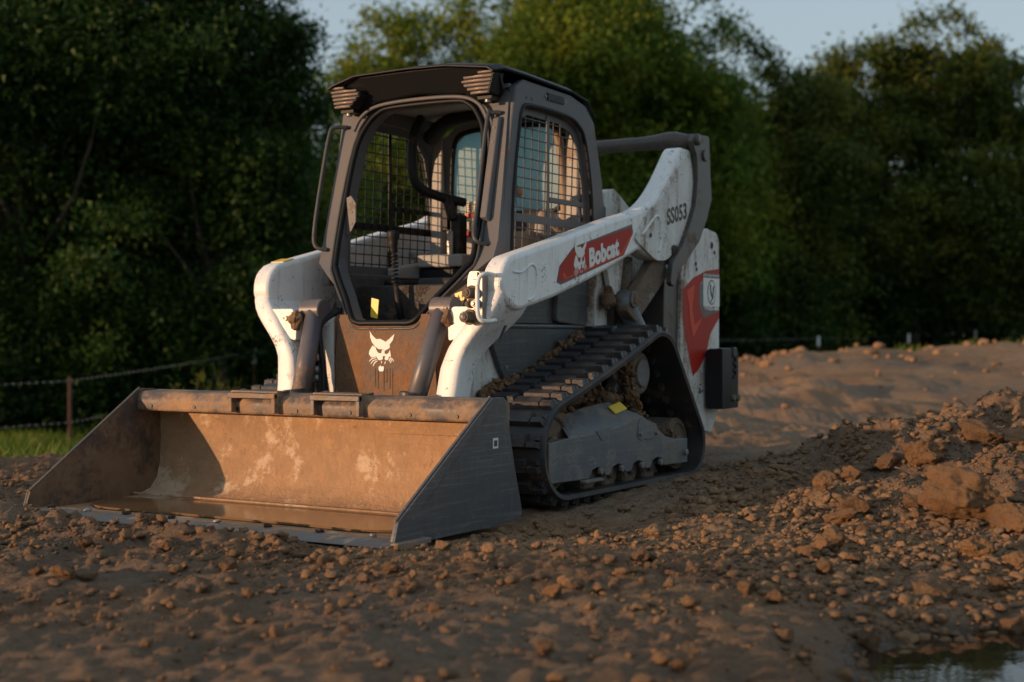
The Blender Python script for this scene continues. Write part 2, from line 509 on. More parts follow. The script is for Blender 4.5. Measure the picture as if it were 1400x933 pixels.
CLODS_H = []
def height(x, y, fine=True):
    x = np.asarray(x, float); y = np.asarray(y, float)
    u, v = xy2uv(x, y)
    a = u/np.maximum(v, .8)
    # under and around the loader the pad is packed nearly flat
    pad = sstep(1.7, 1.05, np.abs(x - .0))*sstep(-.25, .0, y)*sstep(4.4, 3.9, y)
    h = -.012 + .05*fbm(x, y, .45, 3, 3)*(1-pad)
    rough = .35 + .65*sstep(-.1, .25, fbm(x, y, .8, 2, 9)+.1)
    # loose pile pushed up before the cutting edge
    f = np.exp(-((y + .30)/.15)**2)*sstep(-1.3, -.75, x)*sstep(1.0, .6, x)
    h = h + f*(.018 + .05*fbm(x, y, 2.5, 3, 21))
    f2 = np.exp(-((y + .12)/.10)**2)*np.exp(-((x - .15)/.42)**2)
    h = h + f2*.012
    f3 = np.exp(-((x + 1.55)/.45)**2)*np.exp(-((y - .15)/.9)**2)
    h = h + f3*.07
    # berm of spoil on the right
    crest = np.interp(u, [.35, 1.0, 1.6, 2.1, 2.6, 3.5, 5, 8], [0, .075, .22, .31, .40, .50, .55, .45])
    vf = sstep(4.15, 6.7, v - .22*(2.4-np.clip(u, 0, 2.4)))*sstep(9.2, 7.2, v)
    vf = vf*.86 + .14*vf*vf
    b = crest*vf
    h = h + b*(1 + .55*fbm(x, y, 1.1, 4, 31)) + sstep(.03, .2, b)*(.085*np.abs(fbm(x, y, 4.2, 3, 37)) - .02) + np.clip(vf, 0, 1)*sstep(.6, 1.5, u)*.10*fbm(x, y, 3.1, 4, 41)
    # low swell in the right foreground
    h = h + .05*np.exp(-((u-.3)/.7)**2)*np.exp(-((v-4.6)/.5)**2)
    # left: edge of the pad, then falling away to the fence
    left = sstep(.06, -.12, a)
    zf = far_z(u)
    dl = sstep(9.3, 16.5, v)
    hl = h*(1-dl) + zf*dl + .10*fbm(x, y, .9, 3, 55)*sstep(7.6, 8.6, v)*(1-dl)
    hl = hl + (.02*np.exp(-((v-8.6)/.5)**2) - .16*sstep(8.9, 10.5, v))*(1-dl)
    # right: churned earth rising to a low ridge, then the pasture
    rise = np.interp(a, [.05, .14, .2, .25, .31, .36, .45], [.02, .13, .36, .44, .54, .60, .68])
    und = .34*fbm(x*.6+y*.2, y*.6, .42, 4, 71)
    dr = sstep(10, 24.5, v)
    hr = h*(1-dr) + rise*dr + und*sstep(10.5, 14, v)*sstep(33, 25, v)*.8
    hr = hr + .35*np.abs(fbm(x, y, .33, 4, 77))*np.exp(-((v-24.3)/1.8)**2)
    hr = hr + sstep(9, 12, v)*sstep(27, 22, v)*(.16*np.abs(fbm(x, y, .9, 4, 79)) - .02)
    hr = hr + sstep(8.5, 11, v)*sstep(28, 22, v)*.11*fbm(x, y, 2.1, 3, 83)
    pf = sstep(25.5, 34, v)
    hr = hr*(1-pf) + zf*pf
    h = hl*left + hr*(1-left)
    # puddle hollow at lower right
    pd = sstep(4.25, 3.72, v + .18*fbm(x, y, 2.0, 3, 91) - .30*np.clip(u-1.0, -1, 1.6))*sstep(.66, 1.06, u + .25*fbm(x, y, 2.4, 3, 95) )
    h = h - .095*pd
    if fine:
        near = sstep(30, 8, v)
        amp = (.038 + .085*sstep(.02, .25, b) + .035*f + .03*f3)*rough*(1 - .75*pad)
        smoothed = .6*sstep(4.2, 3.2, v)*sstep(.5, -.2, u)
        amp = amp*(1-.55*smoothed)*(1-.85*pd)
        h = h + amp*near*(fbm(x, y, 3.3, 3, 101) + .9*np.abs(fbm(x, y, 9, 4, 111, .6)))
        h = h + (.017 + .014*sstep(.0, .25, fbm(x, y, 1.3, 2, 131)))*near*(fbm(x, y, 24, 3, 121, .65))*(1-.8*pd)
    # nothing may rise through the bucket floor
    inb = (np.abs(x) < 1.06) & (y > -.02) & (y < 1.0)
    lim = np.where(inb, -.022, 9)
    gap = (y > -.20) & (y < .0) & (np.abs(x) < 1.1)
    lim = np.where(gap, -.010 + .014*np.exp(-((x-.2)/.35)**2) - .05*np.exp(-((x+.72)/.22)**2), lim)
    return np.minimum(h, lim)

def grid_axis(lo, hi, step, outer, n_out):
    mid = np.arange(lo, hi+1e-6, step)
    g = np.geomspace(step, outer, n_out)
    right = hi + np.cumsum(g); leftp = lo - np.cumsum(g)[::-1]
    return np.concatenate([leftp, mid, right])

def build_ground():
    us = np.concatenate([-grid_axis(0, .1, .1, 40, 2)[:0], np.array([])])
    gu = np.cumsum(np.geomspace(.018, 60, 85))
    us = np.concatenate([(-3.4 - gu)[::-1], np.arange(-3.4, 3.6, .0185), 3.6 + gu])
    gv = np.cumsum(np.geomspace(.017, 30, 190))
    gb = np.cumsum(np.geomspace(.05, 30, 30))
    vs = np.concatenate([(2.6 - gb)[::-1], np.arange(2.6, 9.2, .0185), 9.2 + gv])
    U, Vv = np.meshgrid(us, vs)
    X, Y = uv2xy(U, Vv)
    Z = height(X, Y)
    nr, nc = U.shape
    V = np.stack([X.ravel(), Y.ravel(), Z.ravel()], 1)
    i = np.arange(nr*nc).reshape(nr, nc)
    Q = np.stack([i[:-1, :-1].ravel(), i[:-1, 1:].ravel(), i[1:, 1:].ravel(), i[1:, :-1].ravel()], 1)
    me = np_mesh('ground', V, quads=Q)
    me.polygons.foreach_set('use_smooth', [True]*len(me.polygons))
    # cover: R grass, G wet mud, B grey compacted dirt
    a = U/np.maximum(Vv, .8)
    grass = np.maximum(sstep(9.9, 11.5, Vv)*sstep(.03, -.08, a), sstep(26, 29, Vv))
    grass = np.maximum(grass, sstep(8, 12, np.abs(U))*sstep(14, 17, Vv)*sstep(.02, -.1, a))
    wet = np.clip(sstep(-.030, -.062, Z)*(Vv < 5.4)*(U > .5)*1.0, 0, 1)
    x, y = X, Y
    comp = np.exp(-((Vv-8.9)/.9)**2)*sstep(1.0, 1.5, U)*sstep(4.2, 2.6, U)
    comp = np.maximum(comp, .35*sstep(4.4, 3.2, Vv)*sstep(.9, .0, U))
    comp = np.maximum(comp, .5*sstep(-.1, .25, fbm(x, y, .5, 3, 201)))
    colr = np.stack([grass.ravel(), wet.ravel(), comp.ravel(), np.ones(nr*nc)], 1).astype(np.float32)
    at = me.color_attributes.new('cover', 'FLOAT_COLOR', 'POINT')
    at.data.foreach_set('color', colr.ravel())
    o = link(me, 'ground', M['dirt'])
    tag(o, kind='structure')
    return o
build_ground()

# water of the puddle: one sheet under the lip of the hollow
def build_puddle():
    us = np.linspace(.35, 3.2, 30); vs = np.linspace(2.2, 4.9, 28)
    U, Vv = np.meshgrid(us, vs); X, Y = uv2xy(U, Vv)
    V = np.stack([X.ravel(), Y.ravel(), np.full(X.size, -.066)], 1)
    i = np.arange(X.size).reshape(X.shape)
    Q = np.stack([i[:-1, :-1].ravel(), i[:-1, 1:].ravel(), i[1:, 1:].ravel(), i[1:, :-1].ravel()], 1)
    tag(link(np_mesh('puddle_water', V, quads=Q), 'puddle_water', M['puddle']), kind='structure')
build_puddle()

# ------------------------------------------------------------------ clods
def clod_mesh(sub, seed, name='clod', amp=.36):
    r = random.Random(seed)
    bm = bmesh.new()
    bmesh.ops.create_icosphere(bm, subdivisions=sub, radius=1)
    planes = []
    for _ in range(7 if sub < 4 else 13):
        d = Vector((r.uniform(-1, 1), r.uniform(-1, 1), r.uniform(-.8, 1))).normalized()
        planes.append((d, r.uniform(.50, .86)))
    from mathutils import noise as mn
    off = Vector((seed*3.1, seed*1.7, 0))
    for vx in bm.verts:
        p = vx.co.copy()
        for d, k in planes:
            s_ = p.dot(d)
            if s_ > k: p -= d*(s_-k)*.85
        n = mn.noise(p*1.6+off)*amp + mn.noise(p*4+off)*amp*.4
        if sub >= 4: n += mn.noise(p*8+off)*amp*.26 + mn.noise(p*17+off)*amp*.13
        vx.co = p*(1+n)
    for vx in bm.verts: vx.co.z *= .78
    me = bpy.data.meshes.new(name)
    bm.to_mesh(me); bm.free()
    me.polygons.foreach_set('use_smooth', [True]*len(me.polygons))
    return me

med = [clod_mesh(3, 20+i) for i in range(12)]
sml = [clod_mesh(2, 60+i) for i in range(10)]
for me in med + sml: me.materials.append(M['clod'])

def put_clod(me, u, v, size, name, label, cat, group=None, sink=.25, sz=1.0, rz=None, mat=None):
    x, y = uv2xy(u, v)
    z = float(height(np.array([x]), np.array([y]))[0])
    o = bpy.data.objects.new(name, me)
    COL.objects.link(o)
    o.location = (x, y, z + size*.78*sz*(1-2*sink))
    o.scale = (size*random.uniform(.85, 1.2), size*random.uniform(.85, 1.15), size*sz)
    o.rotation_euler = (random.uniform(-.3, .3), random.uniform(-.3, .3), random.uniform(0, 6.28) if rz is None else rz)
    tag(o, label, cat, group)
    return o

def px2uv(px, py, z):
    v = 1944*(CAM[2]-z)/(py-460.2)
    return (px-700)/1944*v, v

# the lumps big enough to name one by one (position on the berm and beside the puddle)
def hit(px, py):
    """where the sight line through this spot of the photograph meets the soil"""
    vs = np.concatenate([np.arange(2.8, 12, .01), np.arange(12, 40, .05)])
    u = (px-700)/1944*vs
    zr = CAM[2] - (py-460.2)/1944*vs
    x, y = uv2xy(u, vs)
    k = np.argmax(height(x, y) >= zr)
    return u[k], vs[k]
BIG = [  # px, py, half width px, flatness, label, sink
 (1318, 690, 62, .85, 'largest clay boulder, broad and blocky, high on the spoil bank at the right', .2),
 (1384, 712, 34, .95, 'dark rounded clay boulder at the right edge of the photo, right of the largest boulder', .2),
 (1392, 770, 24, .9, 'dark clay lump at the right edge of the photo below the rounded boulder', .2),
 (1345, 592, 40, .7, 'broad clay hump on the bank crest above the largest boulder', .3),
 (1392, 600, 30, .8, 'clay hump on the bank crest at the right edge of the photo', .3),
 (1262, 618, 34, .7, 'brown clay hump on the bank crest, upper left of the largest boulder', .3),
 (1212, 632, 22, .7, 'small clay hump on the crest left of the brown hump', .3),
 (1136, 748, 27, .95, 'squarish clay lump in the middle of the bank slope', .15),
 (1128, 780, 15, 1.2, 'upright pale clay lump just below the squarish one on the slope', .15),
 (1107, 760, 18, .8, 'orange clay lump leaning against the left side of the squarish one', .2),
 (1172, 698, 26, .9, 'rounded tan clay lump upslope of the squarish one', .2),
 (1150, 706, 24, .6, 'long flat clay slab lying beside the rounded tan lump', .2),
 (1125, 664, 15, 1.2, 'slanting wedge of orange clay poking up at the left end of the bank crest', .1),
 (1162, 650, 20, .8, 'brown clay lump on the bank crest right of the slanting wedge', .2),
 (1183, 726, 11, .9, 'small orange clay lump between the rounded tan lump and the squarish one', .15),
 (1170, 768, 15, .8, 'brown clay lump right of the upright pale one', .2),
 (1332, 750, 27, .85, 'reddish clay lump at the right foot of the bank below the largest boulder', .2),
 (1366, 800, 24, .75, 'dark clay lump at the right foot of the bank just above the wet mud', .2),
 (1300, 775, 14, .8, 'small brown clay lump left of the reddish one at the foot of the bank', .2),
 (1250, 690, 18, .7, 'tan clay lump half buried left of the largest boulder', .3),
 (1275, 800, 40, .45, 'wide low mound of smooth clay above the puddle', .35),
 (1190, 885, 17, 1.3, 'upright brown clay lump standing at the edge of the puddle', .1),
 (1076, 874, 13, .9, 'round brown clay lump left of the upright lump at the puddle', .2),
 (930, 914, 13, 1.1, 'pale clay lump close to the bottom edge of the photo, left of the puddle', .15),
 (1387, 862, 24, .8, 'brown rounded clay lump standing in the puddle water at the right edge', .12),
 (1021, 808, 17, .9, 'wedge shaped pale clay lump in the foreground left of the round brown one', .15),
 (1057, 818, 16, .8, 'round dark clay lump right of the wedge shaped pale one', .2),
 (942, 824, 15, .8, 'tan clay lump in the foreground below the rear end of the track', .2),
 (755, 808, 20, .6, 'flat reddish clay lump below the bucket corner', .25),
 (787, 800, 13, .8, 'reddish clay lump right of the flat one below the bucket corner', .2),
 (876, 762, 14, .8, 'rounded reddish clay lump in front of the track', .2),
 (892, 766, 9, .8, 'small reddish clay lump touching the rounded one in front of the track', .2),
 (745, 893, 13, 1.1, 'upright tan clay lump near the bottom centre of the photo', .15),
 (565, 800, 10, .9, 'orange round clay lump below the front corner of the bucket', .15),
 (608, 790, 7, .9, 'small orange clay lump right of the orange round one', .15),
 (535, 775, 14, .8, 'pale clay lump just in front of the right end of the cutting edge', .25),
 (118, 742, 15, .7, 'pale clay lump in the soil in front of the left end of the cutting edge', .25),
 (88, 782, 17, .7, 'large brown clay lump in the left foreground', .2),
 (52, 782, 12, .8, 'brown clay lump left of the large one in the left foreground', .2),
 (227, 750, 9, 1.2, 'upright clay lump in front of the cutting edge, left of centre', .15),
 (250, 778, 8, .9, 'small round clay lump below the upright one in front of the cutting edge', .15),
 (281, 807, 11, .9, 'orange clay lump in the left foreground below the middle of the cutting edge', .15),
 (308, 775, 15, .7, 'pale flat clay lump in front of the middle of the cutting edge', .25),
 (338, 812, 11, .8, 'brown clay lump right of the orange one in the left foreground', .2),
]
for i, (px, py, r, sz, lab, sink) in enumerate(BIG):
    u, v = hit(px, py+r*.35)
    s = r*v/1944
    me = clod_mesh(5 if s > .06 else 4, 200+i, 'clay_lump', .34); me.materials.append(M['boulder'])
    put_clod(me, u, v, s*1.02, 'clay_boulder' if s > .12 else 'clay_lump', lab, 'dirt lump', None, sink, sz)

# countable clods: the ones that show largest
def dens(u, v, x, y):
    d = .10 + .0*u
    d = d + 1.0*np.exp(-((y+.45)/.34)**2)*sstep(-1.9, -1.2, x)*sstep(1.5, 1.0, x)
    d = d + .9*sstep(.3, 1.1, u)*sstep(4.0, 4.5, v)*sstep(8.8, 6.0, v)
    d = d + .65*np.exp(-((u-.75)/.5)**2)*np.exp(-((v-4.3)/.5)**2)
    d = d + .6*np.exp(-((x+1.6)/.5)**2)*np.exp(-((y)/1.0)**2)
    d = d + .45*sstep(-.3, .5, u)*sstep(3.1, 3.8, v) + .15*sstep(3.6, 4.2, v)
    d = d*(1-.9*((np.abs(x) < 1.07) & (y > -.03) & (y < 3.6)))
    pdl = sstep(4.05, 3.7, v)*sstep(1.0, 1.3, u)
    return np.clip(d*(1-.93*pdl), 0, 1.4)

def scatter(n, smin, smax, power, seed, vmax=9.0):
    rg = np.random.default_rng(seed)
    out = []
    tot = 0
    while tot < n:
        v = rg.uniform(2.9**1.0, vmax, 20000); a = rg.uniform(-.42, .42, 20000); u = a*v
        x, y = uv2xy(u, v)
        cl = np.clip(fbm(x, y, 1.8, 3, 333)*1.6+.75, .1, 1.4)
        k = rg.uniform(0, 1.6, 20000) < dens(u, v, x, y)*cl*(v/vmax)
        s = smin*(smax/smin)**(rg.uniform(0, 1, 20000)**power)
        o = np.stack([u, v, s], 1)[k]
        out.append(o); tot += len(o)
    return np.concatenate(out)[:n]

zones = [
 (lambda u, v, x, y: u > 1.02 and v > 4.4, 'brown dirt clod lying on the slope of the spoil bank at the right', 'dirt clods on the spoil bank'),
 (lambda u, v, x, y: y > -.9 and x > -1.2 and v > 4.3, 'reddish dirt clod in the loose soil pushed up before the bucket edge', 'dirt clods in front of the bucket'),
 (lambda u, v, x, y: x <= -1.2 or u < -.9, 'dark dirt clod in the loose soil left of the bucket', 'dirt clods left of the bucket'),
 (lambda u, v, x, y: True, 'tan dirt clod on the open ground in the right foreground', 'dirt clods in the right foreground'),
]
pts = scatter(235, .016, .036, 1.5, 5)
cnt = 0
for (u, v, s) in pts:
    x, y = uv2xy(u, v)
    if abs(x) < 1.10 and -.13 < y < 3.3: continue
    if u < .2 and v < 3.9: s *= .6
    for f, lab, grp in zones:
        if f(u, v, x, y): break
    put_clod(med[cnt % 12] if s > .026 else sml[cnt % 10], u, v, s*.9, 'dirt_clod', lab, 'dirt clod', grp, .22, random.uniform(.7, 1.0))
    cnt += 1

def joined_clods(name, n, smin, smax, sub, seed, vmax, label, power=2.0):
    P = scatter(n, smin, smax, power, seed, vmax)
    x, y = uv2xy(P[:, 0], P[:, 1])
    keep = ~((np.abs(x) < 1.07) & (y > -.03) & (y < .95)) & ~((np.abs(x) < 1.1) & (y > -.12) & (y < 0) & (P[:, 2] > .009))
    P = P[keep]; x = x[keep]; y = y[keep]
    z = height(x, y)
    rg = np.random.default_rng(seed+1)
    bases = []
    for i in range(6):
        me = clod_mesh(sub, 400+i+sub*10)
        V = np.zeros(len(me.vertices)*3); me.vertices.foreach_get('co', V)
        T = np.array([list(p.vertices) for p in me.polygons])
        bases.append((V.reshape(-1, 3), T)); bpy.data.meshes.remove(me)
    Vs = []; Ts = []; off = 0
    which = rg.integers(0, 6, len(P))
    for b in range(6):
        idx = np.where(which == b)[0]
        Vb, Tb = bases[b]
        ang = rg.uniform(0, 6.28, len(idx)); c = np.cos(ang)[:, None]; s_ = np.sin(ang)[:, None]
        sc = P[idx, 2][:, None]
        st = rg.uniform(.7, 1.3, (len(idx), 3))
        X = (Vb[None, :, 0]*st[:, :1]); Yy = Vb[None, :, 1]*st[:, 1:2]; Zz = Vb[None, :, 2]*st[:, 2:]*.9
        XX = (X*c - Yy*s_)*sc + x[idx][:, None]; YY = (X*s_ + Yy*c)*sc + y[idx][:, None]; ZZ = Zz*sc + z[idx][:, None] + sc*.35
        Vs.append(np.stack([XX, YY, ZZ], 2).reshape(-1, 3))
        nv = len(Vb)
        Ts.append((Tb[None] + (np.arange(len(idx))*nv)[:, None, None] + off).reshape(-1, 3))
        off += len(idx)*nv
    me = np_mesh(name, np.concatenate(Vs), tris=np.concatenate(Ts))
    me.polygons.foreach_set('use_smooth', [True]*len(me.polygons))
    o = link(me, name, M['clod'])
    tag(o, label, 'soil', kind='stuff')
joined_clods('loose_soil_crumbs', 10500, .006, .027, 2, 71, 8.5, 'small brown soil crumbs strewn over the bank and foreground')
joined_clods('fine_soil_grains', 17000, .003, .009, 1, 81, 7.0, 'fine gravelly soil grains covering the ground')
def far_lumps():
    rg = np.random.default_rng(5)
    P = []
    for _ in range(240):
        a = rg.uniform(.15, .42); v = rg.choice([rg.normal(24, 1.2), rg.uniform(11, 25)])
        P.append((a*v, v, rg.uniform(.02, .11)*(1 if v > 21 else .5)))
    me0 = clod_mesh(2, 555); V0 = np.zeros(len(me0.vertices)*3); me0.vertices.foreach_get('co', V0); V0 = V0.reshape(-1, 3)
    T0 = np.array([list(p.vertices) for p in me0.polygons]); Vs = []; Ts = []
    for i, (u, v, s) in enumerate(P):
        x, y = uv2xy(u, v); z = float(height(np.array([x]), np.array([y]))[0])
        an = rg.uniform(0, 6.28); Rm = np.array([[math.cos(an), -math.sin(an), 0], [math.sin(an), math.cos(an), 0], [0, 0, 1]])
        Vs.append((V0*rg.uniform(.7, 1.3, 3))@Rm.T*s + [x, y, z+.2*s]); Ts.append(T0 + i*len(V0))
    me = np_mesh('far_soil_lumps', np.concatenate(Vs), tris=np.concatenate(Ts))
    me.polygons.foreach_set('use_smooth', [True]*len(me.polygons))
    tag(link(me, 'far_soil_lumps', M['clod']), 'reddish soil lumps along the low earth ridge behind the loader', 'soil', kind='stuff')
far_lumps()

# ------------------------------------------------------------------ the loader
LD = empty('compact_track_loader', (0, 2.0, 0))
tag(LD, 'muddy white and grey compact track loader with open cab and wide front bucket', 'track loader')

# --- bucket -------------------------------------------------------
def build_bucket():
    # shell: floor and curved back as one bent plate
    prof = [(.10, .012), (.52, .016), (.64, .024), (.72, .05), (.765, .10), (.785, .18), (.790, .30), (.785, .43)]
    out = [(p[0]+.018 if p[1] > .05 else p[0], p[1]-.02 if p[1] < .06 else p[1]-.008) for p in prof]
    b = MB()
    inner = [(y, z) for y, z in prof]
    outer = [(.10, .0), (.52, .0), (.66, .004), (.75, .03), (.795, .09), (.815, .18), (.82, .30), (.815, .43)]
    b.prism(inner + outer[::-1], -1.0, 1.0)
    bucket = b.build('bucket', M['bin'], LD, smooth=False)
    bucket.data.polygons.foreach_set('use_smooth', [len(p.vertices) == 4 for p in bucket.data.polygons])
    try: bucket.data.set_sharp_from_angle(angle=R(50))
    except Exception: pass
    # raised wear strips and weld bead inside the back
    s = MB(); s.box(.40, .995, .770, .7855, .36, .42)
    s.tube([(-.997, .60, .035), (.997, .60, .035)], .006, 6)
    s.build('weld_seam', M['bin'], bucket, bevel=.003)
    # top bar: rounded box with a sloping upper face
    barp = round_poly([(.63, .430), (.625, .485), (.655, .522), (.78, .530), (.825, .50), (.825, .43)], .014)
    MB().prism(barp, -.998, .998).build('top_bar', M['btop'], bucket, smooth=False, bevel=.004)
    for x in (-.90, -.62, -.35, .0, .30, .62, .86):
        MB().cyl((x, .6235, .455), (x, .632, .455), .009, 10).build('bar_hole', M['blackprint'], bucket)
    # cutting edge plate
    ce = [(-.05, .000), (-.045, .006), (.0, .022), (.05, .0235), (.05, .004)]
    MB().prism([(.0505, .0), (.0505, .0215), (.12, .019), (.12, .002)], -1.0, 1.0).build('lip_plate', M['bin'], bucket)
    MB().prism(ce, -1.045, 1.045).build('cutting_edge', M['edge'], bucket, bevel=.003)
    for i, x in enumerate((-.93, -.70, -.46, -.2, .06, .33, .6, .86)):
        me = clod_mesh(2, 90+i, 'bolt_mud', .35)
        me.materials.append(M['steel'] if i % 3 == 1 else M['mudsteel'])
        o = link(me, 'bolt', None, bucket, (x, .055, .030)); o.scale = (.022, .022, .014)
    # side plates
    sp = round_poly([(-.03, .024), (-.004, .095), (.655, .532), (.76, .535), (.835, .25), (.90, .045), (.885, .012), (.60, .003), (.12, .003)],
                    [.004, .006, .01, .02, .05, .02, .03, .02, .01])
    for sx in (-1, 1):
        a, c = (1.0, 1.013) if sx > 0 else (-1.013, -1.0)
        pl = MB().prism(sp, a, c).build('side_plate', M['bside'] if sx > 0 else M['bsin'], bucket, bevel=.002)
        # wear strip along the slanting front edge and the lower corner
        st = [(-.032, .020), (-.006, .098), (.652, .536), (.70, .536), (.68, .515), (.145, .135), (.135, .02)]
        x0, x1 = (1.0133, 1.023) if sx > 0 else (-1.023, -1.0133)
        MB().prism(st, x0, x1).build('wear_strip', M['bside'], pl, bevel=.003)
        e = MB(); L = [( -.006, .098), (.652, .536)]
        e.tube([((a+c)/2, -.009, .099), ((a+c)/2, .652, .5385)], .0062, 6)
        e.build('rim', M['edge'], pl)
        MB().box(1.0135 if sx > 0 else -1.05, 1.05 if sx > 0 else -1.0135, -.048, .17, .0005, .0235).build('corner_plate', M['edge'], pl, bevel=.004)
        if sx > 0:
            lb = MB().box(1.0132, 1.0145, .665, .705, .325, .368).build('label', M['whiteprint'], pl)
            MB().box(1.0146, 1.0152, .672, .697, .333, .358).build('print', M['decaldark'], lb)
    # two step brackets on the bar
    for x0, x1 in ((-.378, -.098), (.105, .378)):
        g = MB()
        g.box(x0, x1, .590, .612, .506, .530)
        for x in (x0, x1-.022):
            g.prism([(.594, .53), (.70, .545), (.70, .50), (.625, .44), (.594, .44)], x, x+.022)
        g.box(x0, x1, .612, .70, .5305, .540)
        g.build('step_bracket', M['btop'], bucket, bevel=.003)
    return bucket
build_bucket()
# water lying in the bucket
def slurry():
    P = []
    for k in range(48):
        t = 2*math.pi*k/48
        P.append((-.02 + .93*math.copysign(abs(math.cos(t))**.45, math.cos(t)), .375 + (.20+.018*math.sin(5*t))*math.copysign(abs(math.sin(t))**.6, math.sin(t))))
    o = MB().prism(P, .0175, .0265, 'z').build('muddy_water', M['slurry'])
    tag(o, 'shallow brown muddy water lying on the floor of the bucket', 'water', kind='stuff')
slurry()

# --- lift arms ------------------------------------------------------
XO = .745          # outer face of the lift arms
def K(y, z):
    """profile points measured for x = .77, carried to the plane x = .745"""
    s = (4.1332-XO)/(4.1332-.77)
    return (-4.2892 + (y+4.2892)*s, .78753 + (z-.78753)*s)
ARM = [K(3.167, 1.852), K(3.235, 1.72), K(3.208, 1.627), K(3.078, 1.326), K(2.98, 1.279), K(2.837, 1.211), K(2.717, 1.200), K(2.60, 1.225),
       K(2.52, 1.250), K(2.20, 1.140), K(1.986, 1.075), K(1.616, .975), K(1.41, .930), (1.41, .925), (1.35, .908), (1.29, .91), (1.225, .935), (1.185, .965), (1.168, 1.0),
       (1.168, 1.05), (1.185, 1.10), (1.24, 1.152), K(1.616, 1.245), K(2.224, 1.395), K(2.476, 1.446), K(2.60, 1.485), K(2.72, 1.555), K(2.837, 1.65), K(2.98, 1.80), K(3.03, 1.855)]
def build_arm(sx):
    X = lambda a, b: (a*sx, b*sx)
    x0, x1 = X(.635, XO)
    prof = round_poly(ARM, [.012]*5 + [.03]*8 + [.04]*4 + [.04]*5 + [.08]*5 + [.08]*3, 2)
    arm = MB().prism(prof, x0, x1).build('lift_arm', M['white'], LD, bevel=.022, seg=3, angle=40)
    # lower leg, swept inward and down to the bucket mount
    st = [(1.08, .67, .735, 1.20, 1.38), (1.02, .655, .741, 1.180, 1.42), (.97, .635, .739, 1.166, 1.44), (.93, .605, .724, 1.156, 1.445), (.89, .575, .700, 1.150, 1.44), (.85, .55, .668, 1.146, 1.425), (.81, .52, .633, 1.142, 1.40), (.775, .492, .603, 1.138, 1.375),
          (.735, .465, .575, 1.134, 1.345), (.69, .445, .555, 1.13, 1.31), (.64, .430, .545, 1.12, 1.28), (.56, .42, .538, 1.11, 1.255), (.46, .412, .530, 1.09, 1.24), (.30, .40, .515, 1.05, 1.22)]
    rings = []
    for z, a, b, c, d in st:
        P = round_poly([(a, c), (b, c), (b, d), (a, d)], .030, 3)
        rings.append([(p[0]*sx, p[1], z) for p in P])
    leg = MB().loft(rings).build('arm_leg', M['white'], arm, smooth=True)
    # pivot flange with bolt and mud at the tilt cylinder head
    fl = round_poly([(.455, .765), (.54, .79), (.62, .88), (.64, .925), (.475, .925), (.452, .86)], .015)
    P = [(p[0]*sx, p[1]) for p in fl]
    MB().prism(P, 1.165, 1.32, 'y').build('pivot_flange', M['white'], arm, bevel=.012)
    MB().cyl((.52*sx, 1.167, .878), (.52*sx, 1.155, .878), .013, 12).build('bolt', M['steel'], arm)
    me = clod_mesh(4, 300 if sx > 0 else 301, 'dried_mud', .4); me.materials.append(M['clod'])
    o = link(me, 'dried_mud', None, arm, (.456*sx, 1.165, .865)); o.scale = (.034, .03, .062)
    # pressed ribs and rear gusset plate on the outer face
    xo = XO+.0005
    r_ = MB()
    r_.tube(smooth_path([(xo*sx, 1.26, 1.085), (xo*sx, 1.34, 1.085), (xo*sx, 1.43, 1.125), (xo*sx, 1.475, 1.09), (xo*sx, 1.46, .985), (xo*sx, 1.40, .955)], 4), .0065, 6)
    r_.build('pressed_rib', M['white'], arm, smooth=True)
    gp = round_poly([K(*p) for p in [(2.43, 1.30), (2.60, 1.455), (2.73, 1.52), (2.86, 1.64), (3.05, 1.80), (3.155, 1.78), (3.20, 1.63), (3.06, 1.34), (2.84, 1.205), (2.70, 1.195)]], .05)
    g0, g1 = X(.743, .757)
    gus = MB().prism(gp, g0, g1).build('gusset_plate', M['white_dirty'] if sx > 0 else M['white'], arm, bevel=.004)
    pr = MB().tube(smooth_path([(.759*sx, 2.57, 1.33), (.759*sx, 2.73, 1.44), (.759*sx, 2.79, 1.42), (.759*sx, 2.795, 1.30), (.759*sx, 2.77, 1.25)], 4), .007, 6)
    pr.build('pressed_rib', M['white'], gus, smooth=True)
    MB().cyl((.758*sx, 2.67, 1.335), (.763*sx, 2.67, 1.335), .012, 10).build('hole', M['blackprint'], gus)
    if sx > 0:
        me = clod_mesh(4, 305, 'dried_mud', .4); me.materials.append(M['mudsteel'])
        o = link(me, 'dried_mud', None, gus, (.760, 2.98, 1.275)); o.scale = (.018, .05, .05)
        MB().box(.7572, .7585, 3.08, 3.14, 1.285, 1.345).build('warning_sticker', M['yellow'], gus)
    # flat top flange of the rear horn is wider than the web
    hf = [(2.90, 1.70), (3.03, 1.85), (3.04, 1.862), (2.885, 1.705)]
    # tilt cylinder
    cy = MB()
    cy.cyl((.384*sx, 1.235, .93), (.337*sx, 1.04, .44), .047, 22)
    cyl = cy.build('tilt_cylinder', M['cyl'], arm, smooth=True)
    MB().cyl((.337*sx, 1.04, .44), (.325*sx, .98, .30), .026, 16).build('piston_rod', M['steel'], cyl, smooth=True)
    MB().cyl((.33*sx, 1.235, .918), (.455*sx, 1.235, .918), .055, 18).build('cylinder_eye', M['cyl'], cyl, bevel=.006)
    MB().cyl((.344*sx, 1.018, .532), (.341*sx, 1.018, .500), .050, 22).build('gland', M['dark'], cyl)
    return arm
armR = build_arm(1)
armL = build_arm(-1)
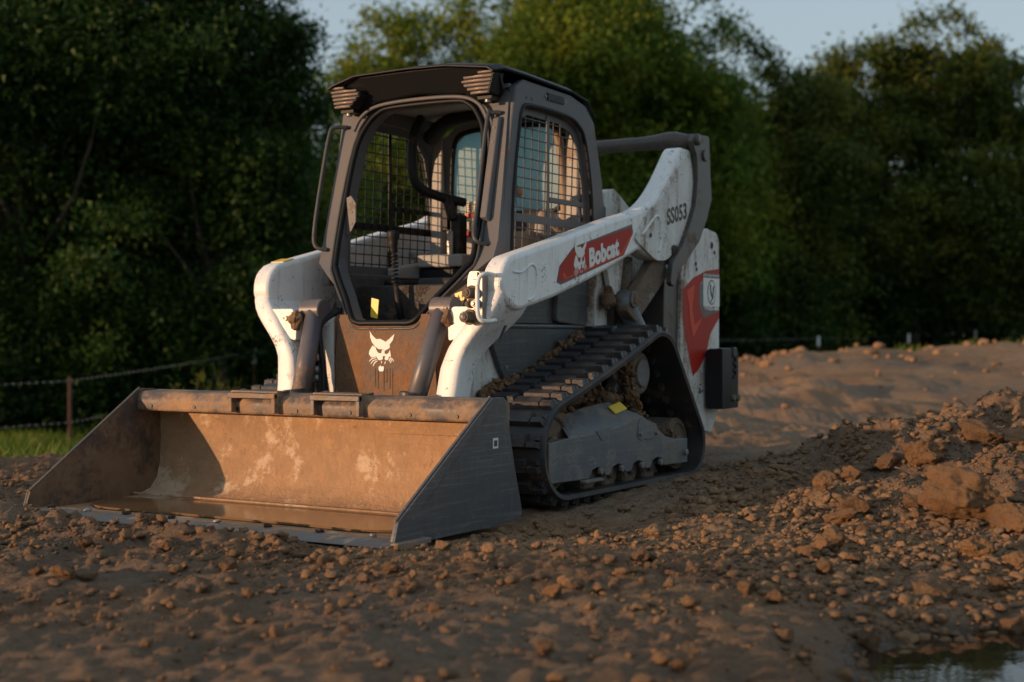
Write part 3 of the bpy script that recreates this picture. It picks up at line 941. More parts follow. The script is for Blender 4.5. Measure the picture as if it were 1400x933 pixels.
# yellow sticker on the shoulder of the far arm; grab rail and hydraulic couplers on the near arm
MB().prism([(1.30, 1.1665), (1.38, 1.187), (1.38, 1.190), (1.30, 1.1695)], -.735, -.65).build('warning_sticker', M['yellow'], armL)
hc = MB(); hc.prism(round_poly([(.585, .855), (.672, .855), (.672, 1.06), (.655, 1.085), (.600, 1.085), (.588, 1.05)], .012), 1.12, 1.165, 'y')
blk = hc.build('coupler_block', M['steel'], armR, bevel=.004)
for (x, z, r, l, mt) in ((.615, .985, .024, .05, 'mudsteel'), (.605, .875, .025, .055, 'mudsteel'), (.607, .935, .014, .03, 'mudsteel'), (.640, .935, .016, .03, 'steel')):
    c = MB(); c.cyl((x, 1.12, z), (x, 1.12-l, z), r, 18); c.cyl((x, 1.1199, z), (x, 1.11, z), r*1.45, 18)
    c.cyl((x, 1.12-l-.0005, z), (x, 1.12-l-.006, z), r*.62, 14)
    c.build('coupler', M[mt], blk, bevel=.003)
MB().box(.620, .650, 1.110, 1.119, 1.045, 1.078).build('coupler_plate', M['steel'], blk, bevel=.002)
rail = MB().tube(smooth_path([(.705, 1.17, 1.065), (.70, 1.10, 1.068), (.680, 1.075, 1.045), (.676, 1.07, .96), (.680, 1.075, .875), (.70, 1.10, .855), (.71, 1.17, .86)], 5), .0105, 10)
rail.build('grab_rail', M['white'], armR, smooth=True)
MB().prism([(.004, -.055), (.014, -.045), (-.003, .055), (-.012, .042)], .708, .7165).build('slot', M['blackprint'], armR, loc=None)
sl = [o for o in bpy.data.objects if o.name == 'slot'][0]; sl.location = sl.location + Vector((-.035, 1.28, .80)); sl.rotation_euler = (R(-48), 0, 0)

# --- lettering and emblems ---------------------------------------------
def text_mesh(s, name, mat, parent, origin, xd, up, height, width=None, off=.0, bold=.02, sh=0.0):
    cu = bpy.data.curves.new('t', 'FONT'); cu.body = s; cu.size = 1; cu.offset = bold; cu.extrude = .004; cu.resolution_u = 3
    cu.space_character = 1.03; cu.shear = sh
    to = bpy.data.objects.new('t', cu); COL.objects.link(to)
    dg = bpy.context.evaluated_depsgraph_get()
    me = bpy.data.meshes.new_from_object(to.evaluated_get(dg))
    bpy.data.objects.remove(to)
    n = len(me.vertices); V = np.zeros(n*3); me.vertices.foreach_get('co', V); V = V.reshape(-1, 3)
    lo = V.min(0); hi = V.max(0)
    sy = height/(hi[1]-lo[1]); sxx = (width/(hi[0]-lo[0])) if width else sy
    xd = np.array(Vector(xd).normalized()); up = np.array(Vector(up).normalized()); nn = np.cross(xd, up)
    W = np.array(origin)[None] + ((V[:, 0]-lo[0])*sxx)[:, None]*xd + ((V[:, 1]-lo[1])*sy)[:, None]*up + (V[:, 2]*.12)[:, None]*nn
    me.vertices.foreach_set('co', W.ravel()); me.update(); me.materials.clear(); me.name = name
    return link(me, name, mat, parent)

def flat(name, polys, mat, parent, f, t=.0012):
    """thin sheets; f maps (a,b,t) to 3-D"""
    b = MB()
    for P in polys:
        n = len(P)
        V = [f(p[0], p[1], 0) for p in P] + [f(p[0], p[1], t) for p in P]
        b.add(V, [tuple(range(n)), tuple(range(2*n-1, n-1, -1))] + [(i, (i+1) % n, (i+1) % n+n, i+n) for i in range(n)])
    return b.build(name, mat, parent)

# cat head emblem in unit coordinates (x right, y up), traced as simple outlines
_c = lambda L: [((x-620)/500, (480-y)/500) for x, y in L]
CAT = [_c([(388,165),(440,235),(515,292),(600,290),(700,335),(775,285),(870,212),(835,310),(775,375),(780,425),(700,465),(690,470),(635,450),(560,445),(490,405),(430,340),(398,260)]),
       _c([(445,388),(505,425),(530,480),(570,512),(612,510),(630,455),(680,470),(678,515),(720,525),(762,500),(775,450),(790,500),(800,560),(765,560),(745,610),(705,618),(680,600),(690,550),(640,555),(645,600),(590,620),(555,612),(520,560),(420,575),(370,520),(385,470)]),
       _c([(375,630),(430,585),(515,570),(520,580),(440,600),(378,642)]), _c([(405,670),(450,620),(525,598),(530,608),(460,632),(412,678)]), _c([(445,708),(480,650),(535,620),(542,632),(495,660),(455,712)]),
       _c([(780,568),(830,590),(862,628),(855,632),(820,600),(778,580)]), _c([(768,585),(810,605),(832,640),(824,643),(800,615),(765,598)]), _c([(758,602),(790,625),(805,660),(797,662),(778,635),(755,616)]),
       _c([(610,630),(630,630),(625,670),(615,665)]), _c([(685,640),(700,625),(695,665),(675,680)]),
       _c([(600,690),(615,715),(660,710),(662,760),(650,788),(575,788),(560,760),(565,715),(590,712)])]
CATW = [P for P in CAT]

def on_boom(a, b, t): return (.7745+t, a, b)
DEC = [K(*p) for p in [(1.622, 1.045), (1.650, 1.125), (1.788, 1.223), (2.423, 1.378), (2.437, 1.335), (2.328, 1.210), (1.664, 1.036)]]
for sx, arm in ((1, armR), (-1, armL)):
    def fb(a, b, t, s=sx): return (s*(.7452+t), a, b)
    d0 = flat('decal', [DEC], M['decaldark'], arm, fb, .001)
    cx = sum(p[0] for p in DEC)/7; cz = sum(p[1] for p in DEC)/7
    ins = [((p[0]-cx)*.975+cx, (p[1]-cz)*.91+cz) for p in DEC]
    flat('decal_field', [ins], M['red'], d0, lambda a, b, t, s=sx: (s*(.7464+t), a, b), .0006)
    if sx > 0:
        fq = lambda a, b, t: (.7472+t, K(a, b)[0], K(a, b)[1])
        flat('decal_stripe', [[(1.675, 1.085), (1.70, 1.098), (1.715, 1.072), (2.30, 1.222), (2.405, 1.32), (2.412, 1.316), (2.31, 1.213), (1.70, 1.062)]], M['redlite'], d0, fq, .0004)
        sl_ = .245
        flat('emblem', [[(1.855 + p[0]*.135, 1.165 + p[1]*.175 + p[0]*.135*sl_) for p in P] for P in CATW], M['whiteprint'], d0, lambda a, b, t: (.7478+t, K(a, b)[0], K(a, b)[1]), .0006)
        text_mesh('Bobcat', 'lettering', M['whiteprint'], d0, (.7480, 1.995, 1.130), (0, 1, .245), (0, -.04, 1), .098, .335, bold=.05)
ss = text_mesh('SS053', 'lettering', M['blackprint'], [c for c in armR.children if c.name.startswith('gusset')][0], (.7575, 2.88, 1.40), (0, 1, .22), (0, -.02, 1), .094, .27, bold=.03)

# --- cab -------------------------------------------------------------------
def yf(z):
    return float(np.interp(z, [.45, .87, 1.22, 1.90, 2.10], [1.29, 1.29, 1.465, 1.612, 1.655]))
cab = None
def build_cab():
    H = lambda L: L + [(-x, z) for x, z in reversed(L)]
    outer = H([(.32, .48), (.300, .70), (.275, .90), (.300, .985), (.372, 1.04), (.450, 1.098), (.53, 1.165), (.535, 1.25), (.525, 1.50), (.51, 1.80), (.50, 1.98), (.40, 2.03), (.20, 2.045)])
    inner = H([(.10, .86), (.15, .861), (.19, .878), (.235, .935), (.275, .99), (.325, 1.05), (.380, 1.12), (.412, 1.19), (.408, 1.50), (.385, 1.76), (.335, 1.875), (.27, 1.935), (.18, 1.955)])
    f = MB().ring(outer, inner, lambda p: (p[0], yf(p[1]), p[1]), lambda p: (p[0], yf(p[1])+.07, p[1]))
    c = f.build('cab_frame', M['grey'], LD, bevel=.006, angle=25)
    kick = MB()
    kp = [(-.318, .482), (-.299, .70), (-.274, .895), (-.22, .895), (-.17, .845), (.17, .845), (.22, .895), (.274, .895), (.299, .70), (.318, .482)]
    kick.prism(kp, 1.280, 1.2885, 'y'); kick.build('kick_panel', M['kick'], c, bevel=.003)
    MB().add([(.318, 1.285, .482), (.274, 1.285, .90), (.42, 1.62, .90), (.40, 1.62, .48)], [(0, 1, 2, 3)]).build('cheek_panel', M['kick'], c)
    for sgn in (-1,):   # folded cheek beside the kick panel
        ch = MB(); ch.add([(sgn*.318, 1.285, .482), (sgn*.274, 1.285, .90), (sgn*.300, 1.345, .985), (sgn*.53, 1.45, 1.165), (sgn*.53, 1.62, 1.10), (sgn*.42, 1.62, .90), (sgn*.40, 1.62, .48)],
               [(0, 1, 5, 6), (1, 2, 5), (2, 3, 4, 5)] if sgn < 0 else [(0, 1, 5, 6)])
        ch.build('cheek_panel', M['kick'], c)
    # door seal: two tubes round the opening
    def loop(off, r, name, mat, dy):
        L = []
        for i, p in enumerate(inner):
            q = Vector(p); ctr = Vector((0, 1.45))
            d = (q-ctr).normalized()
            q = q + d*off
            L.append((q.x, yf(q.y)+dy, q.y))
        L = smooth_path(L + [L[0]], 3)
        MB().tube(L, r, 8, cap=False).build(name, mat, c, smooth=True)
    loop(.008, .015, 'door_seal', M['roofm'], -.010)
    loop(.036, .008, 'door_trim', M['dark'], -.006)
    # cat emblem on the kick panel
    flat('emblem', [[(-.012 + p[0]*.155, .715 + p[1]*.158) for p in P] for P in CATW], M['whiteprint'], c, lambda a, b, t: (a, 1.2790-t, b), .001)
    # run marks of mud below the emblem
    k = MB()
    for x, l in ((-.052, .09), (-.035, .10), (.0, .11), (.018, .07), (.036, .10), (.052, .13)):
        k.box(x, x+.0035, 1.2785, 1.2797, .632-l, .632)
    k.build('mud_runs', M['chassis'], c)
    # side frames with window openings
    for sx in (-1, 1):
        x0, x1 = .485*sx, .530*sx
        O = [(1.46, 1.05), (1.480, 1.20), (1.545, 1.50), (1.615, 1.86), (1.645, 2.01), (1.72, 2.055), (2.20, 2.045), (2.36, 2.01), (2.455, 1.93), (2.55, 1.62), (2.585, 1.40), (2.60, 1.05)]
        I = [(1.60, 1.12), (1.60, 1.20), (1.62, 1.50), (1.672, 1.80), (1.70, 1.90), (1.78, 1.935), (2.15, 1.930), (2.28, 1.895), (2.35, 1.82), (2.41, 1.60), (2.43, 1.42), (2.44, 1.12)]
        sf = MB().ring(O, I, lambda p: (x1, p[0], p[1]), lambda p: (x0, p[0], p[1])).build('side_frame', M['grey'], c, bevel=.010, angle=25)
        # rounded recess lip around the window
        I2 = [(1.4*0+p[0]*.90+2.04*.10, p[1]*.90+1.52*.10) for p in I]
        xs = .492*sx
        ws = MB().ring(I, I2, lambda p: (xs+.004*sx, p[0], p[1]), lambda p: (xs-.004*sx, p[0], p[1])).build('window_surround', M['grey'], sf)
        L = [(x1-.001*sx, p[0], p[1]) for p in I]
        MB().tube(smooth_path(L+[L[0]], 3), .011, 8, cap=False).build('window_gasket', M['black'], sf, smooth=True)
        # woven guard
        g = MB()
        def inside(y, z):
            n = len(I2); r_ = False
            for i in range(n):
                (a, b), (c2, d) = I2[i], I2[(i+1) % n]
                if (b > z) != (d > z) and y < (c2-a)*(z-b)/(d-b)+a: r_ = not r_
            return r_
        yy = 1.62
        while yy < 2.46:
            zs = [z for z in np.arange(1.10, 1.96, .006) if inside(yy + (z-1.1)*.05, z)]
            if len(zs) > 3:
                a, b = zs[0]-.01, zs[-1]+.01
                g.tube([(xs, yy+(a-1.1)*.05, a), (xs, yy+(b-1.1)*.05, b)], .0034, 5)
            yy += .070
        zz = 1.125
        while zz < 1.94:
            ys = [y for y in np.arange(1.55, 2.5, .006) if inside(y, zz)]
            if len(ys) > 3: g.tube([(xs+.005*sx, ys[0]-.01, zz), (xs+.005*sx, ys[-1]+.01, zz)], .0034, 5)
            zz += .050
        g.build('window_guard', M['black'] if sx < 0 else M['grey'], sf)
        q = MB()
        q.box(min(xs+.004*sx, xs+.010*sx), max(xs+.004*sx, xs+.010*sx), 1.995, 2.022, 1.13, 1.915)
        q.box(min(xs+.005*sx, xs+.012*sx), max(xs+.005*sx, xs+.012*sx), 1.63, 2.40, 1.355, 1.395)
        q.box(min(xs+.005*sx, xs+.012*sx), max(xs+.005*sx, xs+.012*sx), 2.02, 2.38, 1.475, 1.50)
        q.build('guard_rail', M['black'] if sx < 0 else M['grey'], sf, bevel=.001)
        if sx > 0:
            vt = MB().box(.5305, .534, 1.945, 2.115, 1.982, 2.022).build('vent', M['black'], sf)
            sl = MB()
            for k in range(6): sl.box(.534, .537, 1.95, 2.11, 1.986+k*.006, 1.9885+k*.006)
            sl.build('slat', M['dark'], vt)
            for y in (1.93, 2.13): MB().cyl((.53, y, 2.0), (.536, y, 2.0), .006, 8).build('screw', M['steel'], sf)
            for y in (1.74, 1.79): MB().box(.5305, .5318, y, y+.008, 1.96, 1.975).build('slot', M['blackprint'], sf)
    # roof: black skin with drooping visor, grey side rails
    rf = MB()
    secs = []
    for y, zc, zs, hw in ((1.47, 2.118, 2.075, .510), (1.54, 2.135, 2.092, .535), (1.75, 2.13, 2.088, .545), (2.20, 2.115, 2.073, .545), (2.37, 2.085, 2.05, .54), (2.47, 2.01, 1.975, .53)):
        top = [(-hw, zs-.012), (-hw*.93, zs+.006), (-hw*.66, zc), (0, zc+.006), (hw*.45, zc), (hw*.93, zs+.012), (hw, zs-.012)]
        bot = [(x*.985, z-.012) for x, z in reversed(top)]
        secs.append([(x, y, z) for x, z in top + bot])
    rf.loft(secs)
    roof = rf.build('roof', M['roofm'], c, bevel=.004, angle=35)
    vis = MB()   # dark header between visor and door arch
    hp = [(-.50, 1.985), (-.42, 1.93), (-.36, 1.935), (-.27, 1.985), (0, 2.005), (.27, 1.985), (.36, 1.935), (.42, 1.93), (.50, 1.985), (.505, 2.06), (.34, 2.108), (0, 2.112), (-.34, 2.108), (-.505, 2.06)]
    vis.prism(hp, 1.572, 1.60, 'y')
    for q in vis.v: q.y += (1.985-q.z)*.62
    vis.build('header_panel', M['roofm'], c, bevel=.006)
    MB().tube(smooth_path([(-.41, 1.575, 1.85), (-.36, 1.58, 1.925), (-.25, 1.585, 1.972), (0, 1.59, 1.985), (.25, 1.585, 1.972), (.36, 1.58, 1.925), (.41, 1.575, 1.85)], 5), .010, 8).build('arch_trim', M['grey'], c, smooth=True)
    MB().tube([(-.06, 1.568, 2.035), (.02, 1.568, 2.04)], .009, 8).build('dome_lamp', M['dark'], c)
    # work lamps with ribbed lenses
    for sx in (-1, 1):
        P = [(.315, 2.045), (.30, 2.02), (.37, 1.955), (.475, 1.958), (.508, 2.06), (.49, 2.082)]
        P = [(x*sx, z) for x, z in P]
        b = MB()
        n = len(P)
        cxp = .41*sx; czp = 2.02
        V = [((x), 1.575, z) for x, z in P] + [((x-cxp)*.93+cxp, 1.500, (z-czp)*.93+czp) for x, z in P]
        b.add(V, [tuple(range(n)), tuple(range(2*n-1, n-1, -1))] + [(i, (i+1) % n, (i+1) % n+n, i+n) for i in range(n)])
        wl = b.build('work_lamp', M['black'], c, bevel=.006)
        rb = MB()
        for k in range(6):
            z = 1.966 + k*.0195
            def lim(z):
                xs = []
                for i in range(n):
                    (a, b_), (c_, d_) = P[i], P[(i+1) % n]
                    if (b_ > z) != (d_ > z): xs.append(a + (c_-a)*(z-b_)/(d_-b_))
                return (min(xs), max(xs)) if len(xs) > 1 else None
            l = lim(z)
            if l:
                a, b_ = (l[0]-cxp)*.93+cxp, (l[1]-cxp)*.93+cxp
                rb.prism([(1.4985, z-.0075), (1.486, z-.0065), (1.483, z+.003), (1.4985, z+.0075)], a+.006, b_-.006)
        rb.build('lens', M['lens'], wl, bevel=.002)
        MB().cyl((.425*sx, 1.555, 1.952), (.425*sx, 1.555, 1.925), .016, 12).build('bolt', M['steel'], wl, bevel=.003)
        MB().box(min(.38*sx, .46*sx), max(.38*sx, .46*sx), 1.53, 1.60, 1.94, 1.955).build('bracket', M['black'], wl)
    # grab handles on the pillars
    MB().tube(smooth_path([(-.468, 1.60, 1.877), (-.52, 1.56, 1.876), (-.542, 1.54, 1.84), (-.556, 1.49, 1.60), (-.562, 1.44, 1.34), (-.545, 1.43, 1.25), (-.49, 1.462, 1.232)], 5), .0105, 8).build('grab_handle', M['dark'], c, smooth=True)
    hd = MB(); hd.tube(smooth_path([(.475, 1.60, 1.877), (.44, 1.578, 1.876), (.420, 1.555, 1.84), (.418, 1.47, 1.42), (.43, 1.42, 1.28), (.455, 1.42, 1.237), (.482, 1.46, 1.230)], 5), .0105, 8)
    hd.build('grab_handle', M['dark'], c, smooth=True)
    ch = MB()
    for z0, z1 in ((1.34, 1.86),):
        ch.add([(.432, yf(z0)-.005, z0), (.482, yf(z0)-.005, z0), (.482, yf(z1)-.005, z1), (.432, yf(z1)-.005, z1), (.436, yf(z0)-.03, z0+.02), (.474, yf(z0)-.03, z0+.02), (.474, yf(z1)-.03, z1-.01), (.436, yf(z1)-.03, z1-.01)],
               [(0, 1, 5, 4), (1, 2, 6, 5), (2, 3, 7, 6), (3, 0, 4, 7), (4, 5, 6, 7), (0, 3, 2, 1)])
    chn = ch.build('pillar_channel', M['grey'], c, bevel=.005)
    for z in (1.38, 1.56, 1.73, 1.80): MB().cyl((.455, yf(z)-.0275, z), (.455, yf(z)-.032, z), .006, 10).build('hole', M['blackprint'], chn)
    # bracket plate on the far pillar
    bp = [(-.405, 1.30), (-.372, 1.33), (-.345, 1.375), (-.345, 1.47), (-.375, 1.51), (-.405, 1.50)]
    pb = MB().prism(bp, 1.505, 1.512, 'y').build('latch_plate', M['grey'], c, bevel=.002)
    for z in (1.36, 1.42, 1.47): MB().box(-.385, -.367, 1.502, 1.5045, z, z+.01).build('slot', M['blackprint'], pb)
    # black filler panel with a yellow label, right of the door
    fp = [(.22, 1.02), (.22, .86), (.36, .85), (.55, .92), (.56, 1.16), (.515, 1.165)]
    pf = MB().prism(fp, 1.50, 1.515, 'y').build('filler_panel', M['black'], c, bevel=.003)
    lb = MB().add([(.268, 1.497, .996), (.35, 1.497, 1.020), (.358, 1.497, .976), (.281, 1.497, .953)], [(0, 1, 2, 3)])
    lb.v += [Vector((v.x, 1.4995, v.z)) for v in lb.v]; lb.f += [(4, 7, 6, 5), (0, 4, 5, 1), (1, 5, 6, 2), (2, 6, 7, 3), (3, 7, 4, 0)]
    yl = lb.build('warning_label', M['yellow'], pf)
    pm = MB()
    pm.prism([(.281, .966), (.291, .990), (.303, .973)], 1.4955, 1.4965, 'y')
    for k in range(3): pm.prism([(.311+k*.012, .975+k*.0035), (.318+k*.012, .977+k*.0035), (.316+k*.012, .992+k*.0035), (.309+k*.012, .990+k*.0035)], 1.4955, 1.4965, 'y')
    pm.build('print', M['blackprint'], yl)
    # rear wall with window, floor, sill, ceiling
    O = H([(.47, .95), (.48, 1.20), (.48, 1.60), (.45, 1.90), (.30, 2.00), (.1, 2.03)])
    I = H([(.30, 1.47), (.365, 1.53), (.37, 1.70), (.35, 1.88), (.28, 1.935), (.1, 1.95)])
    rw = MB().ring(O, I, lambda p: (p[0], 2.43, p[1]), lambda p: (p[0], 2.46, p[1])).build('rear_wall', M['interior'], c, bevel=.004)
    L = [(p[0], 2.425, p[1]) for p in I]
    MB().tube(smooth_path(L+[L[0]], 3), .014, 8, cap=False).build('window_gasket', M['black'], rw, smooth=True)
    MB().prism(I, 2.440, 2.446, 'y').build('rear_window', M['glass'], rw)
    MB().box(-.48, .48, 1.66, 2.44, 2.01, 2.03).build('ceiling', M['interior'], c)
    MB().tube(smooth_path([(-.44, 2.30, 1.90), (-.25, 2.22, 1.975), (0, 2.2, 1.99), (.25, 2.22, 1.975), (.44, 2.3, 1.90)], 5), .04, 8).build('roof_bow', M['black'], c, smooth=True)
    fl = MB(); fl.box(-.47, .47, 1.30, 2.43, .50, .56); fl.box(-.30, .30, 1.36, 1.66, .56, .70)
    fl.build('cab_floor', M['chassis'], c)
    for sx in (-1, 1):
        MB().box(min(.42*sx, .48*sx), max(.42*sx, .48*sx), 1.50, 2.43, .56, 1.115).build('side_lining', M['darkside'], c, bevel=.01)
        MB().prism([(1.95, 1.10), (2.43, 1.10), (2.43, 1.22), (2.38, 1.98), (2.44, 2.0), (2.30, 1.98), (2.30, 1.98), (2.36, 1.22), (2.2, 1.16)][:4] + [(2.36, 1.22), (1.95, 1.16)], .40*sx, .478*sx).build('corner_trim', M['interior'], c, bevel=.012)
    # footwell front: dark pan with lever
    MB().prism([(-.40, .70), (.40, .70), (.42, 1.0), (.30, 1.02), (-.30, 1.02), (-.42, 1.0)], 1.72, 1.76, 'y').build('footwell_panel', M['darkside'], c, bevel=.02)
    return c
cab = build_cab()
# pieces inside the cab
def interior():
    lv = MB()
    lv.tube([(-.10, 1.58, .83), (-.115, 1.56, .95), (-.128, 1.55, 1.06)], [.022, .016, .013], 10)
    for k in range(9): lv.tube([(-.130-.0006*k, 1.55, 1.06+k*.019), (-.131-.0006*k, 1.55, 1.069+k*.019)], [.021, .016], 10)
    lever = lv.build('control_lever', M['black'], cab, smooth=True)
    MB().tube(smooth_path([(-.137, 1.55, 1.22), (-.137, 1.545, 1.25), (-.137, 1.545, 1.30), (-.137, 1.545, 1.325)], 4), [.020]*4+[.024]*3+[.032]*2+[.033]*2+[.027, .012], 14).build('knob', M['black'], lever, smooth=True)
    MB().box(-.15, -.06, 1.555, 1.62, .78, .88).build('lever_base', M['black'], lever, bevel=.012)
    MB().cyl((-.10, 1.554, .855), (-.10, 1.547, .855), .012, 10).build('bolt', M['steel'], lever)
    # far joystick and yellow label at the left sill
    MB().add([(-.172, 1.40, .885), (-.130, 1.40, .875), (-.128, 1.41, .97), (-.172, 1.41, .98), (-.172, 1.405, .885), (-.130, 1.405, .875), (-.128, 1.415, .97), (-.172, 1.415, .98)],
             [(0, 1, 2, 3), (4, 7, 6, 5), (0, 4, 5, 1), (2, 6, 7, 3)]).build('warning_label', M['yellow'], cab)
    # lap bar: thick padded tube that comes down from the roof and turns forward
    bar = MB().tube(smooth_path([(-.30, 2.02, 1.965), (-.285, 1.95, 1.90), (-.285, 1.92, 1.80), (-.285, 1.925, 1.66), (-.27, 1.97, 1.585), (-.22, 2.08, 1.545), (-.15, 2.22, 1.52)], 5), .026, 12)
    lap = bar.build('lap_bar', M['black'], cab, smooth=True)
    h = MB(); h.box(-.25, -.18, 2.14, 2.2, 1.36, 1.52); h.box(-.22, -.13, 2.14, 2.22, 1.22, 1.45); h.tube([(-.20, 2.12, 1.55), (-.17, 2.14, 1.42)], .03, 10)
    h.build('hinge', M['black'], lap, bevel=.01)
    MB().box(-.205, -.165, 2.125, 2.138, 1.225, 1.36).build('hinge_plate', M['steel'], lap, bevel=.004)
    # seat
    s = MB(); s.prism(round_poly([(1.86, .98), (2.26, .96), (2.28, 1.06), (1.88, 1.10)], .03), -.22, .22)
    seat = s.build('seat', M['seat'], cab, bevel=.03, seg=3)
    MB().prism(round_poly([(2.20, 1.05), (2.30, 1.05), (2.42, 1.46), (2.34, 1.48)], .03), -.09, .26).build('backrest', M['seat'], seat, bevel=.03, seg=3)
    MB().box(-.44, -.30, 1.85, 2.25, 1.04, 1.09).build('armrest', M['black'], seat, bevel=.02)
    MB().box(.30, .44, 1.78, 2.25, 1.05, 1.12).build('armrest', M['black'], seat, bevel=.02)
    # warning sheet and pale boxes on the back wall
    sg = MB().box(-.268, -.12, 2.405, 2.410, 1.315, 1.545).build('instruction_sheet', M['paper'], cab)
    pr = MB()
    for k in range(3): pr.box(-.255, -.135, 2.4015, 2.404, 1.52-k*.012, 1.526-k*.012)
    for k in range(4): pr.box(-.255, -.135, 2.4015, 2.404, 1.43-k*.012, 1.434-k*.012)
    pr.build('print', M['decaldark'], sg)
    MB().box(-.258, -.13, 2.4015, 2.4045, 1.452, 1.478).build('red_band', M['redlite'], sg)
    MB().box(-.26, -.14, 2.4015, 2.4045, 1.345, 1.378).build('red_band', M['red'], sg)
    MB().box(-.40, -.10, 2.12, 2.30, 1.165, 1.235).build('side_console', M['interior'], cab, bevel=.01)
    MB().box(-.40, -.10, 2.14, 2.29, .90, 1.16).build('console_base', M['black'], cab, bevel=.01)
    jo = MB(); jo.tube([(.20, 1.95, 1.12), (.19, 1.93, 1.25), (.185, 1.91, 1.33)], [.03, .018, .024], 10)
    jo.build('joystick', M['black'], cab, smooth=True)
    rl = MB(); rl.box(-.476, -.468, 1.90, 2.20, 1.02, 1.075)
    rl.build('red_lens', M['redlamp'], cab, bevel=.004)
    # dusty tan cowl and pipes behind the near window, seen through the guard
    MB().prism(round_poly([(1.70, 1.10), (2.36, 1.10), (2.36, 1.27), (2.05, 1.33), (1.70, 1.31)], .03), .30, .415).build('side_cowl', M['tan'], cab, bevel=.02)
    tb = MB(); tb.tube(smooth_path([(.40, 2.10, 1.30), (.39, 2.16, 1.42), (.38, 2.28, 1.40), (.40, 2.38, 1.34)], 5), .035, 10)
    tb.build('hose', M['interior'], cab, smooth=True)
    MB().tube(smooth_path([(.36, 2.30, 1.95), (.37, 2.36, 1.80), (.375, 2.40, 1.5), (.37, 2.41, 1.2)], 5), .022, 8).build('cable_conduit', M['tan'], cab, smooth=True)
    MB().tube(smooth_path([(.30, 1.98, 1.97), (.29, 1.95, 1.90), (.29, 1.94, 1.75), (.285, 1.97, 1.6), (.27, 2.1, 1.54)], 5), .026, 12).build('lap_bar', M['tan'], cab, smooth=True)
interior()

